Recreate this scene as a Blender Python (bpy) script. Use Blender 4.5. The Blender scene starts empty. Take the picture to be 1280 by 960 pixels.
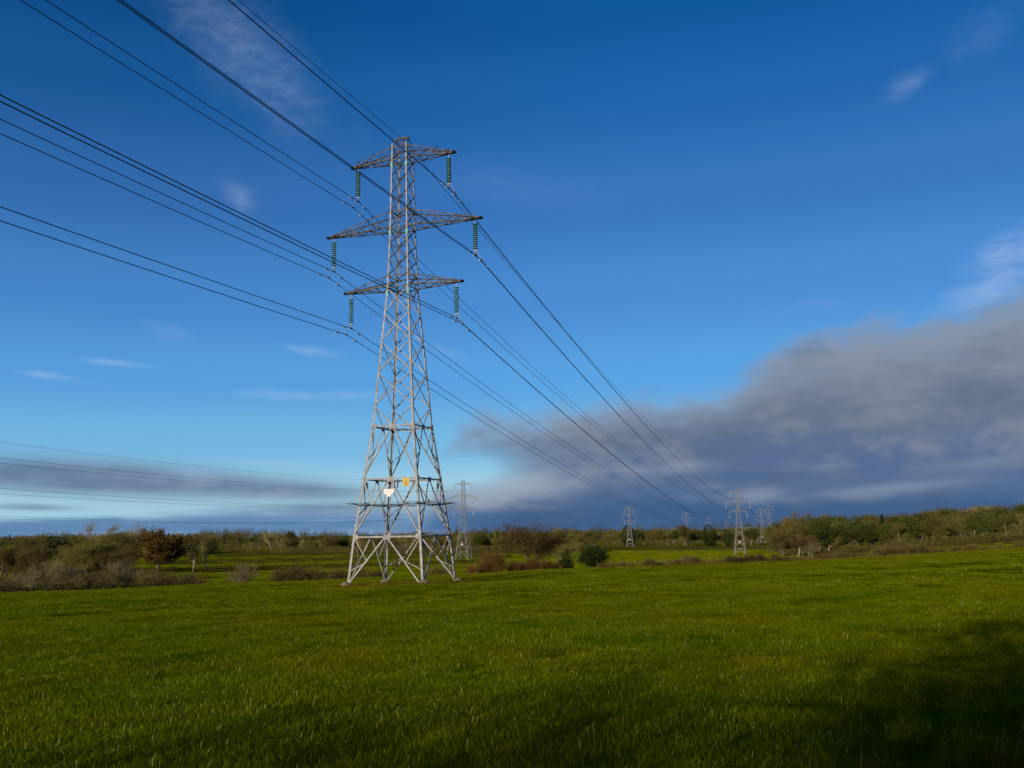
import bpy, math, random
import numpy as np
from mathutils import Vector, Matrix
R = math.radians
random.seed(5)
SC = bpy.context.scene
COL = SC.collection

# ---------------------------------------------------------------- camera
F_PX, PITCH, ROLL = 1146.7, .1537, -.0197          # focal length for a 1280 px wide frame
cam = bpy.data.cameras.new("camera")
cam.sensor_width = 36.0
cam.lens = 36.0 * F_PX / 1280
cam.clip_start = .05
cam.clip_end = 60000
camo = bpy.data.objects.new("camera", cam)
COL.objects.link(camo)
FW = Vector((0, math.cos(PITCH), math.sin(PITCH)))
_up = Vector((0, -math.sin(PITCH), math.cos(PITCH)))
_rt = Vector((1, 0, 0))
RT = _rt * math.cos(ROLL) + _up * math.sin(ROLL)
UP = _up * math.cos(ROLL) - _rt * math.sin(ROLL)
camo.matrix_world = Matrix(((RT.x, UP.x, -FW.x, 0), (RT.y, UP.y, -FW.y, 0), (RT.z, UP.z, -FW.z, 0), (0, 0, 0, 1)))
SC.camera = camo

# ---------------------------------------------------------------- exposure, sun
SC.view_settings.view_transform = 'Standard'
SC.view_settings.look = 'None'
SC.view_settings.exposure = 0.0
SC.view_settings.gamma = 1.0
SC.view_settings.use_curve_mapping = False
SUN_AZ, SUN_EL = R(27), R(15.0)                    # bearing the shadows run to, sun height
SUN_STRENGTH, SKY_STRENGTH = 4.7, .06
sl = bpy.data.lights.new("sun", 'SUN')
sl.energy = SUN_STRENGTH
sl.angle = R(.53)
sl.color = (1.0, .86, .66)
suno = bpy.data.objects.new("sun", sl)
COL.objects.link(suno)
to_sun = Vector((-math.sin(SUN_AZ) * math.cos(SUN_EL), -math.cos(SUN_AZ) * math.cos(SUN_EL), math.sin(SUN_EL)))
suno.rotation_euler = to_sun.to_track_quat('Z', 'Y').to_euler()
suno.location = to_sun * 200


def azel(px, py):
    """Bearing and height (degrees) of a direction, from its place in the 1280 x 960 photograph."""
    d = FW + RT * ((px - 640) / F_PX) - UP * ((py - 480) / F_PX)
    return math.degrees(math.atan2(d.x, d.y)), math.degrees(math.atan2(d.z, math.hypot(d.x, d.y)))


# ---------------------------------------------------------------- sky: Nishita + procedural clouds by bearing and height
world = bpy.data.worlds.new("World")
SC.world = world
world.use_nodes = True
WT = world.node_tree
WT.nodes.clear()


class X:
    """A scalar in the node tree with the usual operators."""
    def __init__(s, sock): s.s = sock
    def __add__(a, b): return mth('ADD', a, b)
    __radd__ = __add__
    def __sub__(a, b): return mth('SUBTRACT', a, b)
    def __rsub__(a, b): return mth('SUBTRACT', b, a)
    def __mul__(a, b): return mth('MULTIPLY', a, b)
    __rmul__ = __mul__
    def __truediv__(a, b): return mth('DIVIDE', a, b)


def mth(op, *args, clamp=False):
    n = WT.nodes.new('ShaderNodeMath')
    n.operation = op
    n.use_clamp = clamp
    for i, a in enumerate(args):
        if isinstance(a, X): WT.links.new(a.s, n.inputs[i])
        else: n.inputs[i].default_value = a
    return X(n.outputs[0])


def smooth(e0, e1, x):
    n = WT.nodes.new('ShaderNodeMapRange')
    n.interpolation_type = 'SMOOTHSTEP'
    for i, a in enumerate((x, e0, e1, 0.0, 1.0)):
        if isinstance(a, X): WT.links.new(a.s, n.inputs[i])
        else: n.inputs[i].default_value = a
    return X(n.outputs[0])


def curve(x, pts, lo, hi):
    """Piecewise curve through pts; x and y are mapped to 0..1 and back."""
    n = WT.nodes.new('ShaderNodeFloatCurve')
    ys = [p[1] for p in pts]
    y0, y1 = min(ys), max(ys)
    if y1 - y0 < 1e-6: y1 = y0 + 1
    c = n.mapping.curves[0]
    while len(c.points) < len(pts): c.points.new(.5, .5)
    for q, (a, b) in zip(c.points, pts):
        q.location = ((a - lo) / (hi - lo), (b - y0) / (y1 - y0))
        q.handle_type = 'AUTO_CLAMPED'
    n.mapping.update()
    t = mth('DIVIDE', mth('SUBTRACT', x, lo), hi - lo, clamp=True)
    WT.links.new(t.s, n.inputs['Value'])
    return X(n.outputs[0]) * (y1 - y0) + y0


tc = WT.nodes.new('ShaderNodeTexCoord')
sep = WT.nodes.new('ShaderNodeSeparateXYZ')
WT.links.new(tc.outputs['Generated'], sep.inputs[0])
dx, dy, dz = (X(sep.outputs[i]) for i in range(3))
AZ = mth('ARCTAN2', dx, dy) * 57.29578
EL = mth('ARCSINE', dz) * 57.29578


def noise(kx, ky, detail=6, rough=.55, seed=0.0, warp=None):
    cb = WT.nodes.new('ShaderNodeCombineXYZ')
    a, e = AZ * kx, EL * ky
    if warp is not None: a, e = a + warp, e + warp
    WT.links.new(a.s, cb.inputs[0]); WT.links.new(e.s, cb.inputs[1])
    cb.inputs[2].default_value = seed
    n = WT.nodes.new('ShaderNodeTexNoise')
    n.inputs['Scale'].default_value = 1.0
    n.inputs['Detail'].default_value = detail
    n.inputs['Roughness'].default_value = rough
    WT.links.new(cb.outputs[0], n.inputs['Vector'])
    return X(n.outputs['Fac'])


def rgb(c):
    n = WT.nodes.new('ShaderNodeRGB')
    n.outputs[0].default_value = (*c, 1)
    return n.outputs[0]


def lin(r, g, b):
    f = lambda v: (v / 255 / 12.92) if v / 255 <= .04045 else ((v / 255 + .055) / 1.055) ** 2.4
    return f(r), f(g), f(b)


def cmix(fac, a, b, blend='MIX'):
    n = WT.nodes.new('ShaderNodeMix')
    n.data_type = 'RGBA'
    n.blend_type = blend
    n.clamp_factor = True
    if isinstance(fac, X): WT.links.new(fac.s, n.inputs[0])
    else: n.inputs[0].default_value = fac
    WT.links.new(a, n.inputs[6]); WT.links.new(b, n.inputs[7])
    return n.outputs[2]


def ramp(x, stops, lo, hi):
    n = WT.nodes.new('ShaderNodeValToRGB')
    cr = n.color_ramp
    cr.interpolation = 'EASE'
    while len(cr.elements) < len(stops): cr.elements.new(.5)
    for e, (p, c) in zip(cr.elements, stops):
        e.position = (p - lo) / (hi - lo)
        e.color = (*lin(*c), 1)
    t = mth('DIVIDE', mth('SUBTRACT', x, lo), hi - lo, clamp=True)
    WT.links.new(t.s, n.inputs[0])
    return n.outputs[0]


sky = WT.nodes.new('ShaderNodeTexSky')
sky.sky_type = 'NISHITA'
sky.sun_disc = False
sky.sun_elevation = SUN_EL
sky.sun_rotation = R(180) + SUN_AZ
sky.altitude = 60
sky.air_density = 1.0
sky.dust_density = .6
sky.ozone_density = 3.0
# the clear winter sky deepens with height and turns paler and greener to the horizon
gain = 1.0 / SKY_STRENGTH
deep = ramp(EL, [(-5, (176, 214, 230)), (2, (164, 211, 231)), (5, (118, 186, 230)), (9, (88, 163, 228)), (14, (73, 141, 213)), (20, (54, 117, 191)), (26, (26, 100, 173)),
                 (31, (6, 86, 157)), (60, (2, 56, 118))], -5, 60)
gn = WT.nodes.new('ShaderNodeVectorMath'); gn.operation = 'SCALE'
WT.links.new(deep, gn.inputs[0]); gn.inputs['Scale'].default_value = gain
clear = cmix(.94, sky.outputs[0], gn.outputs[0])
# the sky is darker to the left (away from the sun's side of the polarised band)
side = 1.02 - smooth(12.0, -30.0, AZ) * (smooth(4.0, 30.0, EL) * .27 + .05)
sv = WT.nodes.new('ShaderNodeVectorMath'); sv.operation = 'SCALE'
WT.links.new(clear, sv.inputs[0]); WT.links.new(side.s, sv.inputs['Scale'])
colour = sv.outputs[0]


def cloudcol(sock):
    g = WT.nodes.new('ShaderNodeVectorMath'); g.operation = 'SCALE'
    WT.links.new(sock, g.inputs[0]); g.inputs['Scale'].default_value = gain
    return g.outputs[0]


N_big = noise(.11, .22, 7, .58, 1.3)
N_mid = noise(.30, .75, 7, .62, 4.1)
N_fine = noise(.9, 1.7, 6, .6, 7.7)
N_band = noise(.06, .75, 5, .55, 9.2)
N_cir = noise(.35, .35, 8, .66, 12.4)


def puff(px, py, wx, wy, ang, strength, src=None, lo=.40, hi=.72):
    a0, e0 = azel(px, py)
    k = 1 / 19.8
    a, e = AZ - a0, EL - e0
    c, s = math.cos(R(ang)), math.sin(R(ang))
    u, v = (a * c + e * s) / (wx * k), (e * c - a * s) / (wy * k)
    g = mth('EXPONENT', (u * u + v * v) * -1.0)
    src = src or N_mid
    return g * smooth(lo, hi, src * .6 + g * .35) * strength


# thin high wisps
wisp = None
for p in ((300, 60, 150, 55, -38, .25, N_cir, .32, .62), (300, 246, 30, 20, -35, .34, N_cir, .30, .7), (1136, 104, 34, 16, 22, .26, N_cir, .3, .7),
          (1225, 45, 50, 30, 20, .12, N_cir, .3, .7), (390, 439, 42, 9, -6, .55), (65, 471, 60, 7, -7, .6), (150, 454, 50, 6, -3, .45),
          (380, 494, 130, 9, 0, .5), (210, 415, 45, 18, -20, .16), (330, 578, 90, 5, -3, .45), (650, 235, 150, 30, -8, .08, N_cir, .3, .7),
          (1266, 318, 44, 26, 18, .62, N_mid, .26, .62), (1235, 366, 60, 20, 8, .6, N_mid, .26, .62), (1010, 385, 90, 16, 4, .10), (560, 440, 40, 8, -20, .18)):
    w = puff(*p)
    wisp = w if wisp is None else mth('ADD', wisp, w, clamp=True)
fib = smooth(.30, .72, noise(.55, 1.5, 8, .68, 51.0, (N_cir - .5) * 1.6))
colour = cmix(wisp * (fib * .55 + .22), colour, cloudcol(rgb(lin(182, 203, 234))))

# the grey bank on the right
top_pts = [azel(x, y) for x, y in ((520, 640), (560, 562), (585, 540), (640, 524), (740, 505), (830, 492), (900, 476), (950, 446), (1010, 424), (1080, 408), (1160, 396), (1220, 382), (1290, 360))]
lo_az, hi_az = -12.0, 50.0
top_pts = [(lo_az, -3.0)] + [(max(a, lo_az + .2), e) for a, e in top_pts] + [(50.0, 17.5)]
TOP = curve(AZ, top_pts, lo_az, hi_az)
d_top = TOP - EL + (N_big - .5) * 4.6 + (N_mid - .5) * 2.6 + (N_fine - .5) * .9
bank = smooth(-.9, 1.5, d_top)
# it opens to clear sky low on its left end
hole = puff(575, 588, 62, 22, 4, 1.5, N_fine, -.2, .3)
bank = mth('MULTIPLY', bank, 1.0 - mth('MINIMUM', hole, 1.0), clamp=True)
shade = ramp(EL + (N_mid - .5) * 2.4 + (N_big - .5) * 2.0, [(-3, (52, 86, 130)), (.6, (64, 96, 138)), (1.8, (82, 108, 146)), (3.4, (86, 108, 146)), (6, (102, 117, 142)), (8.6, (121, 133, 153)), (11.5, (134, 146, 163)), (15, (142, 152, 172))], -3, 16)
depth = smooth(0.0, 3.4, d_top)
edge_c = rgb(lin(132, 150, 176))
bcol = cmix(depth, edge_c, shade)
# paler torn layers inside it
lay = smooth(.53, .74, N_band * .62 + N_mid * .38)
bcol = cmix(lay * .38, bcol, rgb(lin(146, 158, 178)))
N_lump = noise(.20, .34, 5, .55, 21.7)
lump = smooth(.44, .66, N_lump * .75 + N_fine * .25)
bcol = cmix(lump * smooth(1.4, 4.0, EL) * .5, bcol, rgb(lin(141, 149, 161)))
dark = smooth(.50, .70, noise(.17, .36, 5, .55, 33.1) * .8 + N_mid * .2)
bcol = cmix(dark * .42, bcol, rgb(lin(80, 98, 127)))
for p in ((1110, 612, 110, 10, 4, .42), (640, 606, 95, 24, 3, .95), (945, 620, 40, 12, 6, .5), (1220, 580, 70, 9, 4, .25), (840, 585, 80, 9, 6, .2), (500, 616, 90, 16, 2, .9), (600, 625, 60, 12, 3, .8)):
    bcol = cmix(puff(*p, N_mid, .2, .62), bcol, rgb(lin(154, 165, 182)))
colour = cmix(bank, colour, cloudcol(bcol))

# long flat clouds low on the left
N_str = noise(.045, .62, 5, .52, 15.3)
N_mix = N_str * .55 + N_mid * .45
lens = puff(110, 597, 190, 20, -3, 1.3, N_mix, .20, .44)
lens2 = puff(345, 612, 130, 13, -3, 1.0, N_str, .16, .5)
low = smooth(1.25, .5, EL + (N_str - .5) * 3.2 + (N_mid - .5) * .7) * smooth(2.0, -10.0, AZ)
lens3 = puff(420, 638, 140, 12, -1, .85, N_str, .2, .5)
strip = puff(40, 634, 46, 4, -2, .8, N_mid, .2, .5)
left_c = cmix(smooth(.40, .64, N_mix), rgb(lin(100, 121, 150)), rgb(lin(132, 150, 178)))
for m in (lens, lens2, lens3, strip):
    colour = cmix(mth('MINIMUM', m, 1.0) * .92, colour, cloudcol(left_c))
low_c = ramp(EL, [(-2, (70, 114, 164)), (.3, (86, 126, 172)), (1.6, (112, 144, 184))], -2, 4)
low_c = cmix(smooth(.45, .7, noise(.07, 1.3, 4, .5, 44.0)) * .7, low_c, rgb(lin(142, 162, 196)))
colour = cmix(low * .92, colour, cloudcol(low_c))
bg = WT.nodes.new('ShaderNodeBackground')
bg.inputs['Strength'].default_value = SKY_STRENGTH
WT.links.new(colour, bg.inputs['Color'])
wo = WT.nodes.new('ShaderNodeOutputWorld')
WT.links.new(bg.outputs[0], wo.inputs['Surface'])
world.cycles.sampling_method = 'MANUAL'
world.cycles.sample_map_resolution = 512

# ---------------------------------------------------------------- helpers
def tag(o, label=None, cat=None, group=None, kind=None):
    if label: o['label'] = label
    if cat: o['category'] = cat
    if group: o['group'] = group
    if kind: o['kind'] = kind
    return o


def link(o, parent=None):
    COL.objects.link(o)
    if parent: o.parent = parent
    return o


def empty(name, loc=(0, 0, 0), rz=0.0, scale=1.0):
    o = bpy.data.objects.new(name, None)
    o.empty_display_size = .5
    o.location = loc
    o.rotation_euler = (0, 0, rz)
    o.scale = (scale,) * 3
    return link(o)


def copy_tree(o, parent=None):
    c = o.copy()
    COL.objects.link(c)
    c.parent = parent
    for ch in KIDS.get(o.name, []):
        n = copy_tree(ch, c)
        KIDS.setdefault(c.name, []).append(n)
    return c


KIDS = {}


class MB:
    def __init__(s): s.v, s.f = [], []

    def add(s, vs, fs):
        b = len(s.v)
        s.v.extend(tuple(x) for x in vs)
        s.f.extend(tuple(b + i for i in f) for f in fs)

    def box(s, c, d, u=(1, 0, 0), v=(0, 1, 0)):
        c, u, v = Vector(c), Vector(u).normalized(), Vector(v).normalized()
        w = u.cross(v)
        P = [c + u * (a * d[0] / 2) + v * (b * d[1] / 2) + w * (e * d[2] / 2) for a in (-1, 1) for b in (-1, 1) for e in (-1, 1)]
        s.add(P, [(0, 1, 3, 2), (4, 6, 7, 5), (0, 4, 5, 1), (2, 3, 7, 6), (0, 2, 6, 4), (1, 5, 7, 3)])

    def angle(s, p, q, w, t, u, v=None):
        """An L-section steel bar from p to q; u (and v) are the directions of its two flanges."""
        p, q = Vector(p), Vector(q)
        a = (q - p).normalized()
        u = Vector(u); u = (u - a * u.dot(a))
        if u.length < 1e-5: u = a.orthogonal()
        u.normalize()
        if v is None: v = a.cross(u)
        else:
            v = Vector(v); v = v - a * v.dot(a) - u * v.dot(u)
            v = a.cross(u) if v.length < 1e-5 else v.normalized()
        pr = [(0, 0), (w, 0), (w, t), (t, t), (t, w), (0, w)]
        P = [e + u * x + v * y for e in (p, q) for x, y in pr]
        F = [(i, (i + 1) % 6, 6 + (i + 1) % 6, 6 + i) for i in range(6)]
        s.add(P, F + [(0, 3, 2, 1), (0, 5, 4, 3), (6, 7, 8, 9), (6, 9, 10, 11)])

    def bar(s, p, q, w, h=None, up=(0, 0, 1)):
        p, q = Vector(p), Vector(q)
        a = (q - p)
        L = a.length
        a.normalize()
        u = a.cross(Vector(up))
        if u.length < 1e-4: u = a.orthogonal()
        s.box((p + q) / 2, (L, w, h or w), a, u)

    def tube(s, pts, r, n=6, cap=True):
        pts = [Vector(p) for p in pts]
        b = len(s.v)
        prev = None
        for i, p in enumerate(pts):
            a = (pts[min(i + 1, len(pts) - 1)] - pts[max(i - 1, 0)]).normalized()
            if prev is None: prev = a.orthogonal().normalized()
            u = (prev - a * prev.dot(a)).normalized()
            prev = u
            w = a.cross(u)
            ri = r[i] if hasattr(r, '__len__') else r
            for k in range(n):
                t = 2 * math.pi * k / n
                s.v.append(tuple(p + u * (ri * math.cos(t)) + w * (ri * math.sin(t))))
        for i in range(len(pts) - 1):
            for k in range(n):
                s.f.append((b + i * n + k, b + i * n + (k + 1) % n, b + (i + 1) * n + (k + 1) % n, b + (i + 1) * n + k))
        if cap:
            s.f.append(tuple(b + k for k in range(n))[::-1])
            e = b + (len(pts) - 1) * n
            s.f.append(tuple(e + k for k in range(n)))

    def lathe(s, prof, n=12, c=(0, 0, 0)):
        b = len(s.v)
        for r, z in prof:
            for k in range(n):
                t = 2 * math.pi * k / n
                s.v.append((c[0] + r * math.cos(t), c[1] + r * math.sin(t), c[2] + z))
        for i in range(len(prof) - 1):
            for k in range(n):
                s.f.append((b + i * n + k, b + i * n + (k + 1) % n, b + (i + 1) * n + (k + 1) % n, b + (i + 1) * n + k))
        s.f.append(tuple(b + k for k in range(n))[::-1])
        e = b + (len(prof) - 1) * n
        s.f.append(tuple(e + k for k in range(n)))

    def mesh(s, name, m, smooth=False):
        me = bpy.data.meshes.new(name)
        me.from_pydata(s.v, [], s.f)
        me.materials.append(m)
        if smooth: me.polygons.foreach_set('use_smooth', [True] * len(me.polygons))
        me.update()
        return me

    def build(s, name, m, parent=None, smooth=False):
        o = link(bpy.data.objects.new(name, s.mesh(name, m, smooth)), parent)
        if parent: KIDS.setdefault(parent.name, []).append(o)
        return o


def raw_mesh(name, V, F, m, attrs=None):
    """Fast mesh from numpy arrays; F is (n, 3) or (n, 4)."""
    V, F = np.asarray(V, np.float32), np.asarray(F, np.int32)
    me = bpy.data.meshes.new(name)
    k = F.shape[1]
    me.vertices.add(len(V)); me.vertices.foreach_set('co', V.ravel())
    me.loops.add(F.size); me.loops.foreach_set('vertex_index', F.ravel())
    me.polygons.add(len(F))
    me.polygons.foreach_set('loop_start', np.arange(0, F.size, k, dtype=np.int32))
    me.polygons.foreach_set('loop_total', np.full(len(F), k, np.int32))
    for nm, a in (attrs or {}).items():
        at = me.attributes.new(nm, 'FLOAT', 'FACE')
        at.data.foreach_set('value', np.asarray(a, np.float32))
    me.materials.append(m)
    me.update(calc_edges=True)
    me.validate()
    return me


# ---------------------------------------------------------------- materials
def nodes_of(name):
    m = bpy.data.materials.new(name)
    m.use_nodes = True
    nt = m.node_tree
    return m, nt, nt.nodes['Principled BSDF']


def mixnode(nt, fac, a, b, blend='MIX'):
    n = nt.nodes.new('ShaderNodeMix'); n.data_type = 'RGBA'; n.blend_type = blend
    for i, x in ((0, fac), (6, a), (7, b)):
        if hasattr(x, 'is_linked') or isinstance(x, bpy.types.NodeSocket): nt.links.new(x, n.inputs[i])
        elif isinstance(x, tuple): n.inputs[i].default_value = (*x, 1)
        else: n.inputs[i].default_value = x
    return n.outputs[2]


def tex_noise(nt, scale, detail=4, rough=.55, coord='Object', stretch=None):
    t = nt.nodes.new('ShaderNodeTexCoord')
    src = t.outputs[coord]
    if stretch:
        mp = nt.nodes.new('ShaderNodeMapping'); mp.inputs['Scale'].default_value = stretch
        nt.links.new(src, mp.inputs[0]); src = mp.outputs[0]
    n = nt.nodes.new('ShaderNodeTexNoise')
    n.inputs['Scale'].default_value = scale; n.inputs['Detail'].default_value = detail; n.inputs['Roughness'].default_value = rough
    nt.links.new(src, n.inputs['Vector'])
    return n.outputs['Fac']


def rampn(nt, src, p0, p1):
    n = nt.nodes.new('ShaderNodeMapRange'); n.interpolation_type = 'SMOOTHSTEP'
    n.inputs[1].default_value = p0; n.inputs[2].default_value = p1
    nt.links.new(src, n.inputs[0])
    return n.outputs[0]


def plain(name, c1, c2=None, scale=3.0, rough=.6, metal=0.0, spec=.5):
    m, nt, b = nodes_of(name)
    b.inputs['Roughness'].default_value = rough
    b.inputs['Metallic'].default_value = metal
    b.inputs['Specular IOR Level'].default_value = spec
    c2 = c2 or tuple(x * .8 for x in c1)
    nt.links.new(mixnode(nt, rampn(nt, tex_noise(nt, scale), .35, .65), c1, c2), b.inputs['Base Color'])
    return m


STEEL = plain('galvanised_steel', (.31, .31, .305), (.21, .205, .195), 1.6, .6, .1, .3)
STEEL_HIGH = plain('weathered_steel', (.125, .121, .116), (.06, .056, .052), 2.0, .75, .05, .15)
STEEL_FAR = plain('pale_steel', (.21, .205, .20), (.16, .155, .15), 1.0, .65, .05, .3)
TIP = plain('dark_steel', (.010, .009, .008), (.022, .018, .015), 4, .9, 0, .05)
GLASS_DISC = plain('green_glass', (.02, .17, .11), (.03, .24, .16), 9, .15, 0, .8)
PALE_DISC = plain('pale_porcelain', (.42, .42, .40), (.34, .34, .33), 5, .4)
PIN = plain('insulator_pin_steel', (.62, .58, .48), (.5, .46, .36), 6, .4, .4)
WIRE = plain('dark_aluminium_wire', (.045, .045, .05), (.06, .06, .065), 1, .55, .3)
DAMPER = plain('damper_metal', (.30, .30, .30), (.2, .2, .2), 5, .45, .2)
YOKE = plain('yoke_metal', (.14, .13, .12), (.09, .085, .08), 5, .5, .2)
YELLOW = plain('yellow_enamel', (.55, .38, .015), (.48, .32, .015), 6, .4)
WHITE = plain('white_enamel', (.66, .63, .60), (.58, .55, .52), 5, .45)
BLACK = plain('black_paint', (.02, .022, .03), (.03, .03, .035), 5, .5)
TEAL = plain('teal_enamel', (.05, .26, .19), (.08, .32, .24), 5, .4)
CONCRETE = plain('concrete', (.20, .18, .14), (.10, .09, .06), 2.5, .95)
BRICK = plain('brick', (.15, .075, .045), (.11, .055, .035), 4, .9)
RENDER_WALL = plain('cream_render', (.55, .48, .38), (.48, .42, .34), 2, .9)
TILE = plain('roof_tile', (.11, .055, .035), (.08, .042, .03), 5, .8)
SLATE = plain('slate', (.16, .17, .19), (.12, .13, .15), 5, .7)
PANE = plain('window_glass', (.03, .04, .05), (.04, .05, .06), 2, .1)
POST = plain('weathered_post', (.26, .21, .15), (.18, .15, .11), 6, .9)
FEATHER = plain('dark_feathers', (.015, .015, .017), (.03, .028, .03), 30, .5)


def leafy(name, c1, c2, rand=.35, rough=.75, trans=0.0, tone=True):
    """Colour varies clump by clump (face attribute), and from plant to plant."""
    m, nt, b = nodes_of(name)
    b.inputs['Roughness'].default_value = rough
    b.inputs['Specular IOR Level'].default_value = .08
    at = nt.nodes.new('ShaderNodeAttribute'); at.attribute_name = 'tone'
    col = mixnode(nt, at.outputs['Fac'] if tone else .5, c1, c2)
    oi = nt.nodes.new('ShaderNodeObjectInfo')
    hs = nt.nodes.new('ShaderNodeHueSaturation')
    mr = nt.nodes.new('ShaderNodeMapRange'); mr.inputs[3].default_value = 1 - rand; mr.inputs[4].default_value = 1 + rand
    nt.links.new(oi.outputs['Random'], mr.inputs[0]); nt.links.new(mr.outputs[0], hs.inputs['Value'])
    mr2 = nt.nodes.new('ShaderNodeMapRange'); mr2.inputs[3].default_value = .5 - rand * .05; mr2.inputs[4].default_value = .5 + rand * .05
    ml = nt.nodes.new('ShaderNodeMath'); ml.operation = 'MULTIPLY'; ml.inputs[1].default_value = 7.31
    fr = nt.nodes.new('ShaderNodeMath'); fr.operation = 'FRACT'
    nt.links.new(oi.outputs['Random'], ml.inputs[0]); nt.links.new(ml.outputs[0], fr.inputs[0])
    nt.links.new(fr.outputs[0], mr2.inputs[0]); nt.links.new(mr2.outputs[0], hs.inputs['Hue'])
    nt.links.new(col, hs.inputs['Color'])
    nt.links.new(hs.outputs[0], b.inputs['Base Color'])
    return m


BARK = plain('grey_brown_bark', (.15, .12, .08), (.09, .07, .045), 2.5, .9)
BARK_PALE = plain('pale_bark', (.30, .26, .17), (.20, .17, .11), 2.5, .9)
TW_BROWN = leafy('brown_twigs', (0.085, 0.060, 0.0168), (0.150, 0.110, 0.0300))
TW_OLIVE = leafy('olive_twigs', (0.085, 0.075, 0.0168), (0.150, 0.130, 0.0300))
TW_RED = leafy('red_brown_twigs', (0.072, 0.045, 0.0144), (0.125, 0.080, 0.0252), .2)
TW_PALE = leafy('pale_twigs', (0.170, 0.140, 0.0420), (0.250, 0.210, 0.0660), .2)
TW_RUST = leafy('rust_scrub_twigs', (0.100, 0.052, 0.0144), (0.165, 0.090, 0.0240), .2)
TW_TAN = leafy('tan_scrub_twigs', (0.085, 0.068, 0.0180), (0.160, 0.120, 0.0330), .25)
LEAF_OAK = leafy('dead_oak_leaves', (0.075, 0.042, 0.0108), (0.130, 0.076, 0.0192), .1)
LEAF_IVY = leafy('ivy_leaves', (0.038, 0.050, 0.0096), (0.085, 0.090, 0.0180), .3, .5)
LEAF_DARK = leafy('dark_evergreen_leaves', (0.013, 0.022, 0.0030), (0.032, 0.046, 0.0060), .2, .5)
LEAF_BLUE = leafy('conifer_needles', (0.022, 0.034, 0.012), (0.048, 0.064, 0.022), .2, .6)
HEDGE = leafy('hedge_twigs', (0.030, 0.021, 0.0072), (0.060, 0.045, 0.0132), .2)

# field and far-land ground
FIELD, nt, b = nodes_of('young_wheat_ground')
b.inputs['Roughness'].default_value = .9
b.inputs['Specular IOR Level'].default_value = 0.0
n1 = rampn(nt, tex_noise(nt, .035, 5, .6), .38, .62)
n2 = rampn(nt, tex_noise(nt, .6, 6, .7), .35, .68)
g = mixnode(nt, n1, (.062, .098, .0002), (.098, .130, .0004))
g = mixnode(nt, n2, g, (.05, .068, .0006))
nt.links.new(g, b.inputs['Base Color'])
bp = nt.nodes.new('ShaderNodeBump'); bp.inputs['Strength'].default_value = .8; bp.inputs['Distance'].default_value = .25
nt.links.new(tex_noise(nt, 2.5, 6, .7), bp.inputs['Height']); nt.links.new(bp.outputs[0], b.inputs['Normal'])

LAND, nt, b = nodes_of('meadow_ground')
b.inputs['Roughness'].default_value = .95
b.inputs['Specular IOR Level'].default_value = 0.0
t = nt.nodes.new('ShaderNodeTexCoord')
mp = nt.nodes.new('ShaderNodeMapping'); mp.inputs['Rotation'].default_value = (0, 0, R(-14)); mp.inputs['Scale'].default_value = (.0042, .0068, 0)
nt.links.new(t.outputs['Object'], mp.inputs[0])
vo = nt.nodes.new('ShaderNodeTexVoronoi'); vo.inputs['Scale'].default_value = 1.0; vo.inputs['Randomness'].default_value = .7
nt.links.new(mp.outputs[0], vo.inputs['Vector'])
sx = nt.nodes.new('ShaderNodeSeparateColor'); nt.links.new(vo.outputs['Color'], sx.inputs[0])
g = mixnode(nt, rampn(nt, sx.outputs[0], .15, .85), (.12, .155, .002), (.15, .15, .008))
g = mixnode(nt, rampn(nt, sx.outputs[1], .70, .95), g, (.20, .16, .07))
g = mixnode(nt, rampn(nt, tex_noise(nt, .02, 6, .65), .45, .75), g, (.14, .13, .02))
g = mixnode(nt, rampn(nt, tex_noise(nt, .25, 6, .7), .4, .75), g, (.085, .10, .004))
nt.links.new(g, b.inputs['Base Color'])
bp = nt.nodes.new('ShaderNodeBump'); bp.inputs['Strength'].default_value = .6; bp.inputs['Distance'].default_value = .3
nt.links.new(tex_noise(nt, 1.2, 6, .7), bp.inputs['Height']); nt.links.new(bp.outputs[0], b.inputs['Normal'])


def blade_mat(name, c_a, c_b, dry, rough=.42):
    m, nt, b = nodes_of(name)
    b.inputs['Roughness'].default_value = rough
    b.inputs['Specular IOR Level'].default_value = .0
    at = nt.nodes.new('ShaderNodeAttribute'); at.attribute_name = 'tone'
    col = mixnode(nt, rampn(nt, at.outputs['Fac'], .0, .8), c_a, c_b)
    col = mixnode(nt, rampn(nt, at.outputs['Fac'], .965, .98), col, dry)
    oi = nt.nodes.new('ShaderNodeObjectInfo')
    hs = nt.nodes.new('ShaderNodeHueSaturation')
    mr = nt.nodes.new('ShaderNodeMapRange'); mr.inputs[3].default_value = .62; mr.inputs[4].default_value = 1.25
    nt.links.new(oi.outputs['Random'], mr.inputs[0]); nt.links.new(mr.outputs[0], hs.inputs['Value'])
    ge = nt.nodes.new('ShaderNodeNewGeometry')
    pn = nt.nodes.new('ShaderNodeTexNoise'); pn.inputs['Scale'].default_value = .22; pn.inputs['Detail'].default_value = 5; pn.inputs['Roughness'].default_value = .6
    nt.links.new(ge.outputs['Position'], pn.inputs['Vector'])
    col = mixnode(nt, rampn(nt, pn.outputs['Fac'], .40, .64), col, mixnode(nt, 1.0, col, (1.24, .98, .8), 'MULTIPLY'))
    nt.links.new(col, hs.inputs['Color']); nt.links.new(hs.outputs[0], b.inputs['Base Color'])
    return m


BLADE = blade_mat('wheat_blades', (.036, .066, .0002), (.106, .140, .0006), (.38, .39, .12))  # the few palest blades are dry ones, doubling as white glints in colour
LUSH = blade_mat('lush_wheat_blades', (.028, .055, .0002), (.050, .082, .0006), (.10, .12, .01))
DRY = blade_mat('rough_grass_blades', (.075, .072, .002), (.13, .11, .012), (.26, .21, .07), .6)

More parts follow.
